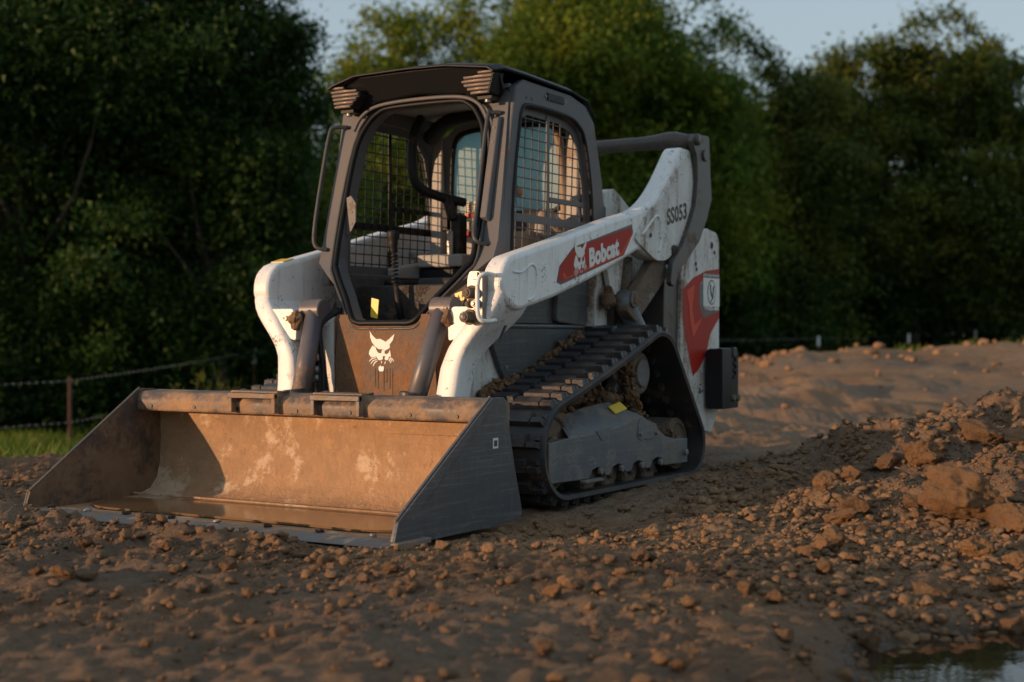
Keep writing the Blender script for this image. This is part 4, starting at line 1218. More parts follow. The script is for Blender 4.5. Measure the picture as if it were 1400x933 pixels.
# --- body, tower and tail ----------------------------------------------------
def build_body():
    b = MB()
    b.box(-.47, .47, 1.62, 3.45, .22, 1.05); b.box(-.40, .40, 1.33, 1.62, .26, .62)
    body = b.build('chassis', M['chassis'], LD, bevel=.01)
    for sx in (-1, 1):
        MB().prism(round_poly([(1.30, .40), (1.70, .40), (1.70, .92), (1.42, .92), (1.32, .70)], .02), .40*sx, .50*sx).build('front_body_panel', M['white_dirty'], body, bevel=.01)
        P = round_poly([(1.40, .80), (1.52, .60), (1.62, .52), (2.3, .52), (2.3, .83), (1.42, .83)], [.01, .05, .03, 0, 0, .01])
        q = MB().prism(P, .503*sx, .53*sx).build('lower_side_panel', M['darkside'], body, bevel=.006)
        for y, z in ((1.47, .785), (1.55, .64), (1.62, .60)): MB().cyl((.53*sx, y, z), (.536*sx, y, z), .010, 10).build('bolt', M['steel'], q)
        MB().tube([(.531*sx, 1.42, .838), (.531*sx, 2.32, .838)], .010, 8).build('ledge', M['frame'], q)
        MB().prism([(1.40, .85), (2.35, .85), (2.35, 1.04), (2.28, 1.10), (1.60, 1.10)], .47*sx, .512*sx).build('upper_side_panel', M['darkside'], body, bevel=.006)
        MB().prism(round_poly([(2.02, .86), (2.34, .84), (2.36, 1.14), (2.05, 1.12)], .03), .513*sx, .545*sx).build('access_door', M['darkside'], body, bevel=.006)
        MB().prism([(2.36, .80), (2.50, .80), (2.50, 1.25), (2.38, 1.25)], .50*sx, .585*sx).build('upright_post', M['white_dirty'], body, bevel=.008)
        # rear upright, links and lift cylinder
        MB().prism(round_poly([(2.95, .50), (3.20, .50), (3.18, 1.10), (3.08, 1.20), (2.97, 1.15)], .02), .55*sx, .70*sx).build('rear_upright', M['bar'], body, bevel=.008)
        MB().tube([(.60*sx, 2.66, .80), (.60*sx, 2.66, 1.22)], .05, 12).build('upright_tube', M['mudsteel'], body, smooth=True)
        mp = MB(); mp.prism([(2.36, 1.27), (2.62, 1.28), (2.56, 1.00), (2.46, 1.02)], .60*sx, .63*sx)
        mp.build('link_plate', M['white_dirty'], body, bevel=.004)
        lk = MB(); lk.prism(round_poly([(2.46, .93), (2.58, .86), (2.98, 1.13), (2.92, 1.24), (2.80, 1.22)], .03), .66*sx, .72*sx)
        link_ = lk.build('control_link', M['mudsteel'], body, bevel=.01)
        MB().cyl((.72*sx, 2.535, .985), (.735*sx, 2.535, .985), .045, 16).build('pivot_boss', M['mudsteel'], link_, bevel=.005)
        MB().cyl((.735*sx, 2.535, .985), (.742*sx, 2.535, .985), .022, 12).build('pin', M['clod'], link_)
        lc = MB(); lc.cyl((.67*sx, 2.50, 1.0), (.67*sx, 2.90, .62), .055, 16)
        lc.build('lift_cylinder', M['frame'], body, smooth=True)
        mu = clod_mesh(4, 310+sx, 'dried_mud', .4); mu.materials.append(M['clod'])
        o = link(mu, 'dried_mud', None, body, (.64*sx, 2.42, .98)); o.scale = (.05, .06, .085)
        # swan-neck rear link from cross bar down to the upright
        xs0, xs1 = .775*sx, .815*sx
        SL = round_poly([(3.15, 1.90), (3.20, 1.945), (3.40, 1.955), (3.412, 1.836), (3.422, 1.708), (3.44, 1.595), (3.37, 1.469), (3.265, 1.336), (3.133, 1.245), (3.005, 1.165), (2.92, 1.06), (2.87, 1.08), (2.90, 1.20), (3.034, 1.302), (3.123, 1.411), (3.205, 1.537), (3.235, 1.68), (3.225, 1.82)], .018)
        s = MB().prism(SL, xs0-.02*sx, xs1-.03*sx).build('rear_link', M['bar'], body, bevel=.010, seg=2)
        MB().cyl((.78*sx, 3.33, 1.835), (.797*sx, 3.33, 1.835), .034, 18).build('pin_boss', M['bar'], s, bevel=.004)
    cb = MB(); cb.tube([(-.78, 3.22, 1.915), (-.62, 3.22, 1.915), (.45, 3.22, 1.915), (.52, 3.22, 1.917), (.60, 3.22, 1.92), (.66, 3.22, 1.917), (.72, 3.22, 1.915), (.80, 3.22, 1.915)], [.04, .04, .04, .044, .052, .052, .036, .034], 18)
    cb.build('cross_bar', M['bar'], body, smooth=True)
    # engine hood
    hd = MB(); hd.prism(round_poly([(2.60, 1.05), (3.60, 1.05), (3.60, 1.30), (3.25, 1.42), (2.84, 1.62), (2.74, 1.60)], [.01, .02, .05, .03, .03, .03]), -.45, .45)
    hd.build('engine_hood', M['white_dirty'], body, bevel=.012)
    MB().box(-.30, .30, 3.0, 3.2, 1.505, 1.53, Matrix.Rotation(R(0), 4, 'X')).build('hood_grille', M['black'], body)
    MB().prism([(2.62, 1.05), (2.72, 1.05), (2.72, 1.50), (2.64, 1.55)], -.44, .46).build('hood_seal', M['dark'], body)
    # tail: white side cheeks with the red swoosh, plus engine door
    for sx in (-1, 1):
        T = round_poly([(3.13, .40), (3.16, 1.19), (3.50, 1.43), (3.66, 1.41), (3.70, 1.36), (3.70, .36), (3.58, .21), (3.42, .24)], [.02, .03, .02, .02, .01, .03, .03, .05])
        tc = MB().prism(T, .69*sx, .72*sx).build('tail_cheek', M['white_dirty'], body, bevel=.006)
        if sx > 0:
            f = lambda a, b, t: (.7202+t, a, b)
            flat('swoosh', [[(3.17, 1.055), (3.32, 1.13), (3.50, 1.175), (3.694, 1.195), (3.694, 1.165), (3.52, 1.14), (3.42, 1.10), (3.41, 1.0), (3.45, .925), (3.694, .955), (3.694, .90), (3.56, .80), (3.50, .68), (3.40, .60), (3.31, .555), (3.20, .80), (3.17, .88)]], M['red'], tc, f)
            flat('swoosh_core', [[(3.40, 1.085), (3.52, 1.14), (3.694, 1.168), (3.694, .940), (3.45, .895), (3.40, .98)]], M['decaldark'], tc, lambda a, b, t: (.7215+t, a, b), .0006)
            f2 = lambda a, b, t: (.7222+t, a, b)
            flat('swoosh_highlight', [[(3.22, 1.05), (3.33, 1.09), (3.30, .95), (3.33, .855), (3.45, .90), (3.38, .84), (3.31, .78), (3.27, .87), (3.25, .98)]], M['redlite'], tc, f2, .0006)
            st = flat('dealer_sticker', [[(3.455, .965), (3.694, .965), (3.694, 1.135), (3.455, 1.135)]], M['whiteprint'], tc, f2, .001)
            f3 = lambda a, b, t: (.7236+t, a, b)
            el = lambda cx, cz, rx, rz, n=28: [(cx+rx*math.cos(2*math.pi*k/n), cz+rz*math.sin(2*math.pi*k/n)) for k in range(n)]
            flat('ring', [el(3.575, 1.05, .060, .075)], M['blackprint'], st, f3, .0005)
            flat('disc', [el(3.575, 1.05, .052, .067)], M['whiteprint'], st, lambda a, b, t: (.7243+t, a, b), .0005)
            flat('letter_y', [[(3.545, 1.095), (3.562, 1.10), (3.568, 1.06), (3.585, 1.03), (3.592, 1.085), (3.612, 1.09), (3.60, 1.02), (3.568, .992), (3.552, .99), (3.575, 1.015), (3.553, 1.045)], ], M['blackprint'], st, lambda a, b, t: (.7250+t, a, b), .0005)
            flat('name_band', [[(3.445, 1.137), (3.694, 1.137), (3.694, 1.162), (3.445, 1.162)]], M['decaldark'], st, f2, .001)
            text_mesh('LARRY YOUNG PAVING INC', 'lettering', M['whiteprint'], st, (.7238, 3.452, 1.142), (0, 1, 0), (0, 0, 1), .015, .235, bold=.02)
            text_mesh('979-823-4888', 'lettering', M['whiteprint'], st, (.7238, 3.465, .942), (0, 1, 0), (0, 0, 1), .022, .215, bold=.03)
            flat('marks', [[(3.40, .45), (3.42, .452), (3.418, .485), (3.40, .48)], [(3.40, .50), (3.43, .505), (3.43, .51), (3.40, .508)], [(3.43, .46), (3.46, .465), (3.46, .472), (3.43, .47)]], M['blackprint'], tc, f2, .0005)
            for y, z, r in ((3.58, 1.33, .02), (3.62, 1.29, .012), (3.35, 1.21, .013), (3.36, 1.18, .012)):
                MB().cyl((.7195, y, z), (.7225, y+.003, z), r, 9).build('chip', M['blackprint'], tc)
    MB().box(-.70, .69, 3.50, 3.66, .40, 1.36).build('engine_door', M['dark'], body, bevel=.02)
    # counterweight block
    cw = MB(); cw.prism(round_poly([(.735, .375), (.735, .70), (.76, .715), (.842, .715), (.842, .36), (.75, .36)], .008), 3.46, 3.60, 'y')
    ck = cw.build('counterweight', M['black'], body, bevel=.010)
    MB().prism(round_poly([(3.60, .36), (3.60, .715), (3.66, .72), (3.70, .71), (3.72, .69), (3.72, .36)], .012), .74, .835).build('counterweight_step', M['black'], ck, bevel=.01)
    MB().prism([(3.62, .66), (3.62, .722), (3.68, .722), (3.68, .67)], .815, .845).build('notch', M['blackprint'], ck, bevel=.006)
    for y, z in ((3.625, .42), (3.69, .42)): MB().cyl((.835, y, z), (.855, y, z), .020, 12).build('bolt', M['mudsteel'], ck, bevel=.004)
    rr = MB()
    for k in range(3): rr.tube([(.838, 3.635, .54+k*.04), (.838, 3.675, .56+k*.04), (.838, 3.66, .58+k*.04)], .005, 6)
    rr.build('cast_marks', M['black'], ck)
    # step plate and brackets below the kick panel
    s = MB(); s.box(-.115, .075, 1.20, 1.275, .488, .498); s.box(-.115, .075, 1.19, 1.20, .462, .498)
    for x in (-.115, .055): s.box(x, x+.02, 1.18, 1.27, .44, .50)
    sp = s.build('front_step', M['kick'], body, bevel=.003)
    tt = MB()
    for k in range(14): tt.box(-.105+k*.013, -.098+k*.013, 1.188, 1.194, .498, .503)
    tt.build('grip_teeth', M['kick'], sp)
    for x in (-.095, .045): MB().cyl((x, 1.18, .472), (x, 1.172, .472), .014, 12).build('bolt', M['mudsteel'], sp)
    MB().box(-.33, .36, 1.24, 1.30, .30, .478).build('front_crossmember', M['chassis'], body)
    # hoses and light bracket beside the far tilt cylinder
    hs = MB()
    for k, (x, r) in enumerate(((-.335, .016), (-.315, .012), (-.35, .012))):
        hs.tube(smooth_path([(x+.02, 1.33, .92), (x-.02, 1.22, .85), (x-.01, 1.20, .74), (x+.005, 1.20, .62), (x+.02, 1.18, .46)], 4), r, 8)
    hs.build('hydraulic_hoses', M['black'], body, smooth=True)
    ft = MB()
    for z in (.70, .64, .60): ft.tube([(-.345, 1.185, z), (-.34, 1.183, z-.035)], .019, 10)
    ft.build('hose_fitting', M['steel'], body, smooth=True)
    MB().prism([(-.33, .50), (-.36, .83), (-.30, .86), (-.30, .50)], 1.265, 1.275, 'y').build('bracket_plate', M['white_dirty'], body)
    return body
body = build_body()

# --- tracks --------------------------------------------------------------------
def belt_path():
    C = [((1.41, .262), .232), ((2.415, .595), .222), ((2.785, .205), .175)]
    # clockwise seen from +x with y to the right: front idler, top sprocket, rear idler
    pts = []
    def tang(c0, r0, c1, r1):
        d = Vector((c1[0]-c0[0], c1[1]-c0[1])); L = d.length; d /= L
        n = Vector((-d.y, d.x))
        s = (r0-r1)/L
        nn = n*math.sqrt(max(0, 1-s*s)) + d*s
        return (Vector(c0)+nn*r0, Vector(c1)+nn*r1, nn)
    seq = [C[0], C[1], C[2]]
    T = []
    for i in range(3):
        T.append(tang(seq[i][0], seq[i][1], seq[(i+1) % 3][0], seq[(i+1) % 3][1]))
    # straighten the bottom run on the ground
    out = []
    for i in range(3):
        c, r = seq[i]
        n_in = T[i-1][2]; n_out = T[i][2]
        a0 = math.atan2(n_in.y, n_in.x); a1 = math.atan2(n_out.y, n_out.x)
        while a1 > a0: a1 -= 2*math.pi
        k = max(3, int(abs(a1-a0)*r/.03))
        for j in range(k+1):
            a = a0 + (a1-a0)*j/k
            out.append(Vector((c[0]+r*math.cos(a), c[1]+r*math.sin(a))))
        p, q = T[i][0], T[i][1]
        m = int((q-p).length/.04)
        for j in range(1, m):
            pt = p.lerp(q, j/m)
            if i == 0:   # slack in the upper run
                t = j/m; pt.y += .0 - .012*math.sin(math.pi*t)
            out.append(pt)
    return out
PATH = belt_path()
def resample(P, n):
    P = P + [P[0]]
    L = [0]
    for i in range(1, len(P)): L.append(L[-1] + (P[i]-P[i-1]).length)
    out = []
    for k in range(n):
        s = L[-1]*k/n
        i = max(j for j in range(len(L)) if L[j] <= s)
        i = min(i, len(P)-2)
        t = (s-L[i])/max(1e-9, L[i+1]-L[i])
        out.append(P[i].lerp(P[i+1], t))
    return out, L[-1]
def build_track(sx):
    n = 150
    P, tot = resample(PATH, n)
    N = []
    for i in range(n):
        d = (P[(i+1) % n]-P[i-1]).normalized()
        N.append(Vector((-d.y, d.x)))
    xo, xi = .958*sx, .512*sx
    rings = []
    for i in range(n):
        p = P[i]; q = P[i]-N[i]*.028; o = P[i]-N[i]*.008
        rings.append([(xo-.012*sx, p.x, p.y), (xo, o.x, o.y), (xo-.004*sx, q.x, q.y), (xi+.004*sx, q.x, q.y), (xi, o.x, o.y), (xi+.012*sx, p.x, p.y)])
    V = [v for r in rings for v in r]; F = []
    for i in range(n):
        for k in range(6):
            F.append((i*6+k, i*6+(k+1) % 6, ((i+1) % n)*6+(k+1) % 6, ((i+1) % n)*6+k))
    tr = MB().add(V, F).build('rubber_track', M['rubber'], LD, smooth=True)
    try: tr.data.set_sharp_from_angle(angle=R(35))
    except Exception: pass
    # tread lugs
    npitch = 41
    A, _ = resample(PATH, npitch*2)
    def lug_mesh(w0, w1, notch):
        b = MB()
        h = .031; l = .034
        # main block with chamfered top; local x across, y along, z up
        def blk(a, c, l0, l1, hh=h):
            b.add([(a, l0, -.004), (c, l0, -.004), (c, l1, -.004), (a, l1, -.004), (a+.006, l0+.005, hh), (c-.006, l0+.005, hh), (c-.006, l1-.005, hh), (a+.006, l1-.005, hh)],
                  [(0, 3, 2, 1), (4, 5, 6, 7), (0, 1, 5, 4), (1, 2, 6, 5), (2, 3, 7, 6), (3, 0, 4, 7)])
        if notch > 0:
            blk(w0, w1-.065, -l, l); blk(w1-.065, w1, -l, l*.05)
            blk(w1-.03, w1, l*.05, l*.9, h*.7)
        else:
            blk(w0+.06, w1, -l, l); blk(w0, w0+.06, -l*.05, l)
        me = make_mesh('tread_lug', b.v, b.f); me.materials.append(M['rubberlug'])
        bm = bmesh.new(); bm.from_mesh(me); bmesh.ops.recalc_face_normals(bm, faces=bm.faces); bm.to_mesh(me); bm.free()
        return me
    mo = lug_mesh(-.005, .205, 1); mi = lug_mesh(-.215, -.025, -1)
    cx = .735*sx
    joined = MB()
    for j in range(npitch):
        for kind, me, idx in (('o', mo, 2*j), ('i', mi, 2*j+1)):
            p = A[idx % (2*npitch)]; a = A[(idx+1) % (2*npitch)]; b_ = A[idx-1]
            d = (a-b_).normalized(); nrm = Vector((-d.y, d.x))
            mat = Matrix(((sx, 0, 0, cx), (0, d.x, nrm.x, p.x), (0, d.y, nrm.y, p.y), (0, 0, 0, 1)))
            if sx > 0:
                o = bpy.data.objects.new('tread_lug', me); COL.objects.link(o); o.parent = tr
                # tr sits at the world origin, so local equals world
                o.matrix_local = mat
            else:
                joined.add([v.co for v in me.vertices], [tuple(q.vertices) for q in me.polygons], mat)
    if sx < 0:
        o = joined.build('tread_lugs', M['rubberlug'], tr); o['kind'] = 'stuff'
    # inner drive lugs between the rollers
    dl = MB()
    Q, _ = resample(PATH, 46)
    for j in range(46):
        p = Q[j]; a = Q[(j+1) % 46]; b_ = Q[j-1]
        d = (a-b_).normalized(); nrm = Vector((-d.y, d.x))
        mat = Matrix(((1, 0, 0, 0), (0, d.x, nrm.x, p.x), (0, d.y, nrm.y, p.y), (0, 0, 0, 1)))
        for xx in (.69, .80):
            V = [(xx*sx-.018, -.020, -.026), (xx*sx+.018, -.020, -.026), (xx*sx+.018, .020, -.026), (xx*sx-.018, .020, -.026), (xx*sx-.010, -.010, -.062), (xx*sx+.010, -.010, -.062), (xx*sx+.010, .010, -.062), (xx*sx-.010, .010, -.062)]
            dl.add(V, [(0, 1, 2, 3), (7, 6, 5, 4), (0, 4, 5, 1), (1, 5, 6, 2), (2, 6, 7, 3), (3, 7, 4, 0)], mat)
    o = dl.build('guide_lugs', M['rubber'], tr); o['kind'] = 'stuff'
    return tr
track = build_track(1)
build_track(-1)

def build_under(sx):
    X = lambda a, b: (a*sx, b*sx)
    low = [(1.275, .115), (1.275, .305), (1.46, .318), (2.10, .355), (2.50, .27), (2.60, .243), (2.775, .237), (2.775, .108), (2.30, .118), (1.80, .118), (1.72, .10)]
    low = [(1.275, .118), (1.275, .303), (1.46, .316), (1.80, .330), (1.98, .345), (2.22, .385), (2.36, .33), (2.50, .262), (2.62, .243), (2.775, .237), (2.775, .108)]
    # scalloped lower edge above each roller
    for yc in (2.40, 2.18, 1.955, 1.74):
        low += [(yc+.085, .112), (yc+.05, .150), (yc, .160), (yc-.05, .150), (yc-.085, .112)]
    low += [(1.60, .112)]
    fr = MB().prism(low, .895*sx, .93*sx).build('track_frame', M['frame'], LD, bevel=.004)
    # sloping cover above it
    cv = MB()
    a = [(1.46, .316), (1.80, .330), (1.98, .345), (2.22, .385), (2.36, .33), (2.50, .262)]
    bt = [(1.56, .405), (1.82, .435), (1.98, .450), (2.10, .455), (2.20, .43), (2.40, .30)]
    V = [(.9285*sx, y, z) for y, z in a] + [(.80*sx, y, z) for y, z in bt] + [(.70*sx, y, z-.02) for y, z in bt]
    F = [(i, i+1, i+7, i+6) for i in range(5)] + [(i+6, i+7, i+13, i+12) for i in range(5)]
    cv.add(V, F); cv.build('frame_cover', M['frame'], fr)
    MB().box(min(.60*sx, .895*sx), max(.60*sx, .895*sx), 1.30, 2.77, .12, .235).build('frame_beam', M['chassis'], fr)
    MB().box(min(.60*sx, .82*sx), max(.60*sx, .82*sx), 1.55, 2.35, .235, .33).build('frame_core', M['mudsteel'], fr)
    # round wheels
    def wheel(name, y, z, r, x0, x1, mat, hub=True):
        w_ = MB(); w_.cyl((x0*sx, y, z), (x1*sx, y, z), r, 32)
        o = w_.build(name, mat, fr, bevel=.006)
        if hub:
            h = MB()
            ringp = [((x1+.0005)*sx, y+r*.82*math.cos(t), z+r*.82*math.sin(t)) for t in np.linspace(0, 2*math.pi, 33)[:-1]]
            h.tube(ringp+[ringp[0]], r*.07, 6, cap=False)
            h.cyl((x1*sx, y, z), ((x1+.02)*sx, y, z), r*.32, 16)
            h.build('hub', mat, o, smooth=True)
        return o
    for yc in (2.40, 2.18, 1.955, 1.74): wheel('roller', yc, .115, .082, .62, .878, M['mudsteel'])
    wheel('front_idler', 1.41, .262, .195, .66, .86, M['mudsteel'])
    wheel('rear_idler', 2.785, .205, .14, .66, .86, M['mudsteel'])
    s = MB()
    NT = 14
    prof = []
    for k in range(NT*4):
        t = 2*math.pi*k/(NT*4); r = (.185, .185, .150, .150)[k % 4]
        prof.append((2.415+r*math.cos(t), .595+r*math.sin(t)))
    s.prism(prof, .70*sx, .76*sx)
    sp = s.build('drive_sprocket', M['mudsteel'], fr, bevel=.004)
    MB().cyl((.70*sx, 2.415, .595), (.83*sx, 2.415, .595), .115, 26).build('drive_motor', M['mudsteel'], sp, bevel=.02)
    MB().cyl((.83*sx, 2.415, .595), (.845*sx, 2.415, .595), .075, 20).build('hub_cap', M['frame'], sp, bevel=.01)
    MB().cyl((.48*sx, 2.415, .595), (.70*sx, 2.415, .595), .10, 20).build('axle_housing', M['chassis'], sp)
    for y, z in ((1.755, .140), (1.975, .136), (2.20, .134), (2.42, .134), (2.735, .165), (2.19, .292), (2.375, .288)):
        r = .018 if z < .2 else .010
        MB().cyl((.93*sx, y, z), (.948*sx, y, z), r, 6).build('bolt', M['steel'], fr, bevel=.002)
    MB().prism([(2.17, .275), (2.17, .34), (2.20, .375), (2.38, .335), (2.40, .30), (2.34, .262), (2.20, .262)], .9305*sx, .934*sx).build('inspection_cover', M['frame'], fr, bevel=.002)
    MB().prism([(1.72, .335), (1.90, .348), (1.78, .285)], .9302*sx, .9335*sx).build('gusset', M['frame'], fr, bevel=.001)
    MB().box(min(.93*sx, .965*sx), max(.93*sx, .965*sx), 1.56, 1.74, .098, .112).build('scraper_lip', M['frame'], fr, bevel=.003)
    if sx > 0:
        V = [(.873, 2.035, .398), (.873, 2.16, .418), (.835, 2.15, .452), (.835, 2.03, .432)]
        nn = Vector((.03, 0, .04)).normalized()*.006
        V = [tuple(Vector(v)+nn) for v in V] + V
        lb = MB().add(V, [(0, 1, 2, 3), (4, 7, 6, 5), (0, 4, 5, 1), (1, 5, 6, 2), (2, 6, 7, 3), (3, 7, 4, 0)]).build('warning_label', M['yellow'], fr)
    return fr
build_under(1)
build_under(-1)

# packed mud on the machine
def mud_heap(name, pts, n, smin, smax, label, seed):
    rg = random.Random(seed)
    bases = [clod_mesh(2, 700+i, amp=.4) for i in range(5)]
    b = MB()
    for _ in range(n):
        i = rg.randrange(len(pts)-1); t = rg.random()
        p = Vector(pts[i][0]).lerp(Vector(pts[i+1][0]), t); sp = pts[i][1]*(1-t)+pts[i+1][1]*t
        p += Vector((rg.gauss(0, sp*1.0), rg.gauss(0, sp), rg.gauss(0, sp*.45)))
        s = smin*(smax/smin)**(rg.random()**1.6)
        me = bases[rg.randrange(5)]
        mt = Matrix.Translation(p) @ Matrix.Rotation(rg.uniform(0, 6), 4, 'Z') @ Matrix.Rotation(rg.uniform(0, 6), 4, 'X') @ Matrix.Diagonal((s*rg.uniform(.7, 1.3), s, s*rg.uniform(.6, 1), 1))
        b.add([v.co for v in me.vertices], [tuple(q.vertices) for q in me.polygons], mt)
    me = make_mesh(name, b.v, b.f); me.polygons.foreach_set('use_smooth', [True]*len(me.polygons))
    o = link(me, name, M['clod'])
    tag(o, label, 'mud', kind='stuff')
mud_heap('caked_mud', [((.53, 1.36, .50), .035), ((.54, 1.50, .555), .022), ((.55, 1.75, .60), .018), ((.55, 2.0, .70), .02), ((.56, 2.25, .80), .02)], 420, .008, .03, 'dried brown mud caked along the inner edge of the near rubber track', 3)
mud_heap('packed_mud', [((.76, 1.52, .40), .03), ((.72, 1.75, .47), .035), ((.70, 2.05, .50), .04), ((.74, 2.25, .45), .03)], 520, .01, .04, 'brown mud packed inside the near track above the frame cover', 4)
mud_heap('sprocket_mud', [((.80, 2.30, .56), .02), ((.80, 2.33, .64), .02), ((.80, 2.32, .50), .018), ((.80, 2.36, .44), .015), ((.82, 2.62, .265), .02), ((.86, 2.72, .25), .012)], 340, .008, .026, 'mud stuck on the drive sprocket of the near track', 5)

# ------------------------------------------------------------------ fence
def fence():
    pts = [(-12.3, 17.2, None), (-7.03, 22.6, 'thin'), (-5.08, 28.0, 'cap'), (.6, 34.5, 'cap'), (5.2, 39.8, 'cap'), (9.7, 45.0, 'cap'), (13.9, 49.8, 'cap'), (17.6, 54.0, 'cap'), (20.4, 57.4, 'cap'), (26, 64, 'cap')]
    tops = [.0, .14, .55, .70, .74, .787, .865, 1.01, 1.08, 1.2]
    fo = empty('wire_fence', (*uv2xy(-7.03, 22.6), -1.06))
    tag(fo, 'barbed wire fence on thin metal posts running along the edge of the trees', 'fence')
    P3 = []
    for (u, v, kind), t in zip(pts, tops):
        x, y = uv2xy(u, v)
        z0 = float(height(np.array([x]), np.array([y]))[0]) - .05
        P3.append((x, y, t, z0))
        if kind is None: continue
        hw = .017 if kind == 'thin' else .026
        b = MB(); b.box(x-hw, x+hw, y-.004, y+.004, z0, t); b.box(x-.004, x+.004, y-.03, y+.03, z0, t)
        for k in range(14):
            zz = z0+.15+k*(t-z0-.2)/14
            b.box(x-hw*.6, x+hw*.6, y-.012, y+.0, zz, zz+.012)
        p = b.build('post', M['wood'], fo)
        if kind == 'cap':
            MB().box(x-hw-.008, x+hw+.008, y-.034, y+.034, t-.30, t+.01).build('white_tip', M['postwhite'], p)
    for lev in (.06, .72):
        b = MB()
        for i in range(len(P3)-1):
            a = P3[i]; c = P3[i+1]
            L = math.hypot(c[0]-a[0], c[1]-a[1]); n = 8
            pp = []
            for k in range(n+1):
                t = k/n
                pp.append(Vector((a[0]+(c[0]-a[0])*t, a[1]+(c[1]-a[1])*t, (a[2]+(c[2]-a[2])*t) - lev - .025*math.sin(math.pi*t))))
            b.tube(pp, .0023, 4, cap=False)
            m = int(L/.125)
            if i < 5:
                for k in range(m):
                    t = (k+.5)/m; j = min(int(t*n), n-1); q = pp[j].lerp(pp[j+1], t*n-j)
                    b.add([q+Vector((-.010, 0, -.012)), q+Vector((.010, 0, -.012)), q+Vector((.010, 0, .012)), q+Vector((-.010, 0, .012)), q+Vector((0, .012, 0)), q+Vector((0, -.012, 0))],
                          [(0, 1, 4), (1, 2, 4), (2, 3, 4), (3, 0, 4), (1, 0, 5), (2, 1, 5), (3, 2, 5), (0, 3, 5)])
        b.build('barbed_wire', M['wire'], fo)
fence()

# ------------------------------------------------------------------ grass and weeds
def blades(name, U0, U1, V0, V1, n, h0, h1, w0, label, seed, mask=None, mat='grass'):
    rg = np.random.default_rng(seed)
    v = rg.uniform(V0, V1, n); a = rg.uniform(0, 1, n)
    u = U0(v) + (U1(v)-U0(v))*a
    x, y = uv2xy(u, v)
    cl = fbm(x, y, .9, 3, seed+5)
    k = rg.uniform(-.45, .5, n) < cl + .15
    if mask is not None: k &= mask(u, v, x, y)
    x, y, v, u, cl = x[k], y[k], v[k], u[k], cl[k]
    n = len(x); z = height(x, y) - .02
    h = rg.uniform(h0, h1, n)*(1+.9*cl)
    an = rg.uniform(0, 6.28, n); le = rg.uniform(.1, .7, n)*h; ww = w0*rg.uniform(.6, 1.4, n)
    dx, dy = np.cos(an), np.sin(an); px_, py_ = -dy*ww, dx*ww
    b0 = np.stack([x-px_, y-py_, z], 1); b1 = np.stack([x+px_, y+py_, z], 1)
    m0 = np.stack([x-px_*.8+dx*le*.35, y-py_*.8+dy*le*.35, z+h*.6], 1); m1 = np.stack([x+px_*.8+dx*le*.35, y+py_*.8+dy*le*.35, z+h*.6], 1)
    t0 = np.stack([x-px_*.1+dx*le, y-py_*.1+dy*le, z+h], 1); t1 = np.stack([x+px_*.1+dx*le, y+py_*.1+dy*le, z+h], 1)
    V = np.stack([b0, b1, m0, m1, t0, t1], 1).reshape(-1, 3)
    i = (np.arange(n)*6)[:, None]
    Q = np.concatenate([i + np.array([0, 1, 3, 2]), i + np.array([2, 3, 5, 4])], 0)
    o = link(np_mesh(name, V, quads=Q), name, M[mat])
    tag(o, label, 'grass', kind='stuff')
blades('meadow_grass', lambda v: -.46*v, lambda v: -.10*v, 10.5, 30, 42000, .10, .26, .010, 'short rough green grass growing under the fence at the left', 31)
blades('pasture_grass', lambda v: .10*v, lambda v: .46*v, 27, 58, 40000, .12, .30, .02, 'dark green pasture strip beyond the earth ridge at the right', 32)

def weed(u, v, h, seed, label):
    rg = random.Random(seed)
    x, y = uv2xy(u, v); z = float(height(np.array([x]), np.array([y]))[0])
    root = empty('weed', (x, y, z)); tag(root, label, 'weed', 'tall weeds by the fence')
    st = MB(); lf = MB()
    for s in range(4):
        bx = rg.gauss(0, .12); by = rg.gauss(0, .1); hh = h*rg.uniform(.7, 1.05); le = rg.gauss(0, .18)
        pp = smooth_path([(x+bx, y+by, z-.05), (x+bx+le*.4, y+by, z+hh*.5), (x+bx+le, y+by, z+hh)], 4)
        st.tube(pp, [.009*(1-.6*i/len(pp)) for i in range(len(pp))], 5)
        for k in range(16):
            t = rg.uniform(.25, 1); q = pp[min(int(t*(len(pp)-1)), len(pp)-1)]
            d = Vector((rg.uniform(-1, 1), rg.uniform(-1, 1), rg.uniform(.1, .9))).normalized(); L = rg.uniform(.07, .17)*(1.3-t*.6); sd_ = d.cross(Vector((0, 0, 1))).normalized()*.014
            lf.add([q, q+d*L*.5+sd_, q+d*L, q+d*L*.5-sd_], [(0, 1, 2, 3)])
        if rg.random() < .7:
            for k in range(10):
                q = pp[-1] + Vector((rg.gauss(0, .05), rg.gauss(0, .05), rg.gauss(0, .05)))
                lf.add([q+Vector((.016, 0, 0)), q+Vector((-.016, .005, 0)), q+Vector((0, 0, .03))], [(0, 1, 2)])
    s_ = st.build('stem', M['weed'], root)
    o = lf.build('leaves', M['weed'], root); o['kind'] = 'stuff'
def at_px(px, v): return (px-700)/1944*v
for i, (px, v, h, lab) in enumerate([(258, 21.5, .80, 'leaning tall weed at the left, behind the bucket bar'), (278, 22.5, 1.0, 'tallest branching weed behind the bucket bar'), (300, 22, .85, 'branching weed next to the tallest one behind the bucket bar'),
                                     (312, 23.5, 1.05, 'slender upright weed left of the white tipped post'), (145, 19, .55, 'small weed near the rusty post at the left'), (40, 17, .45, 'low weed clump at the far left under the lower wire')]):
    weed(at_px(px, v), v, h, 40+i, lab)

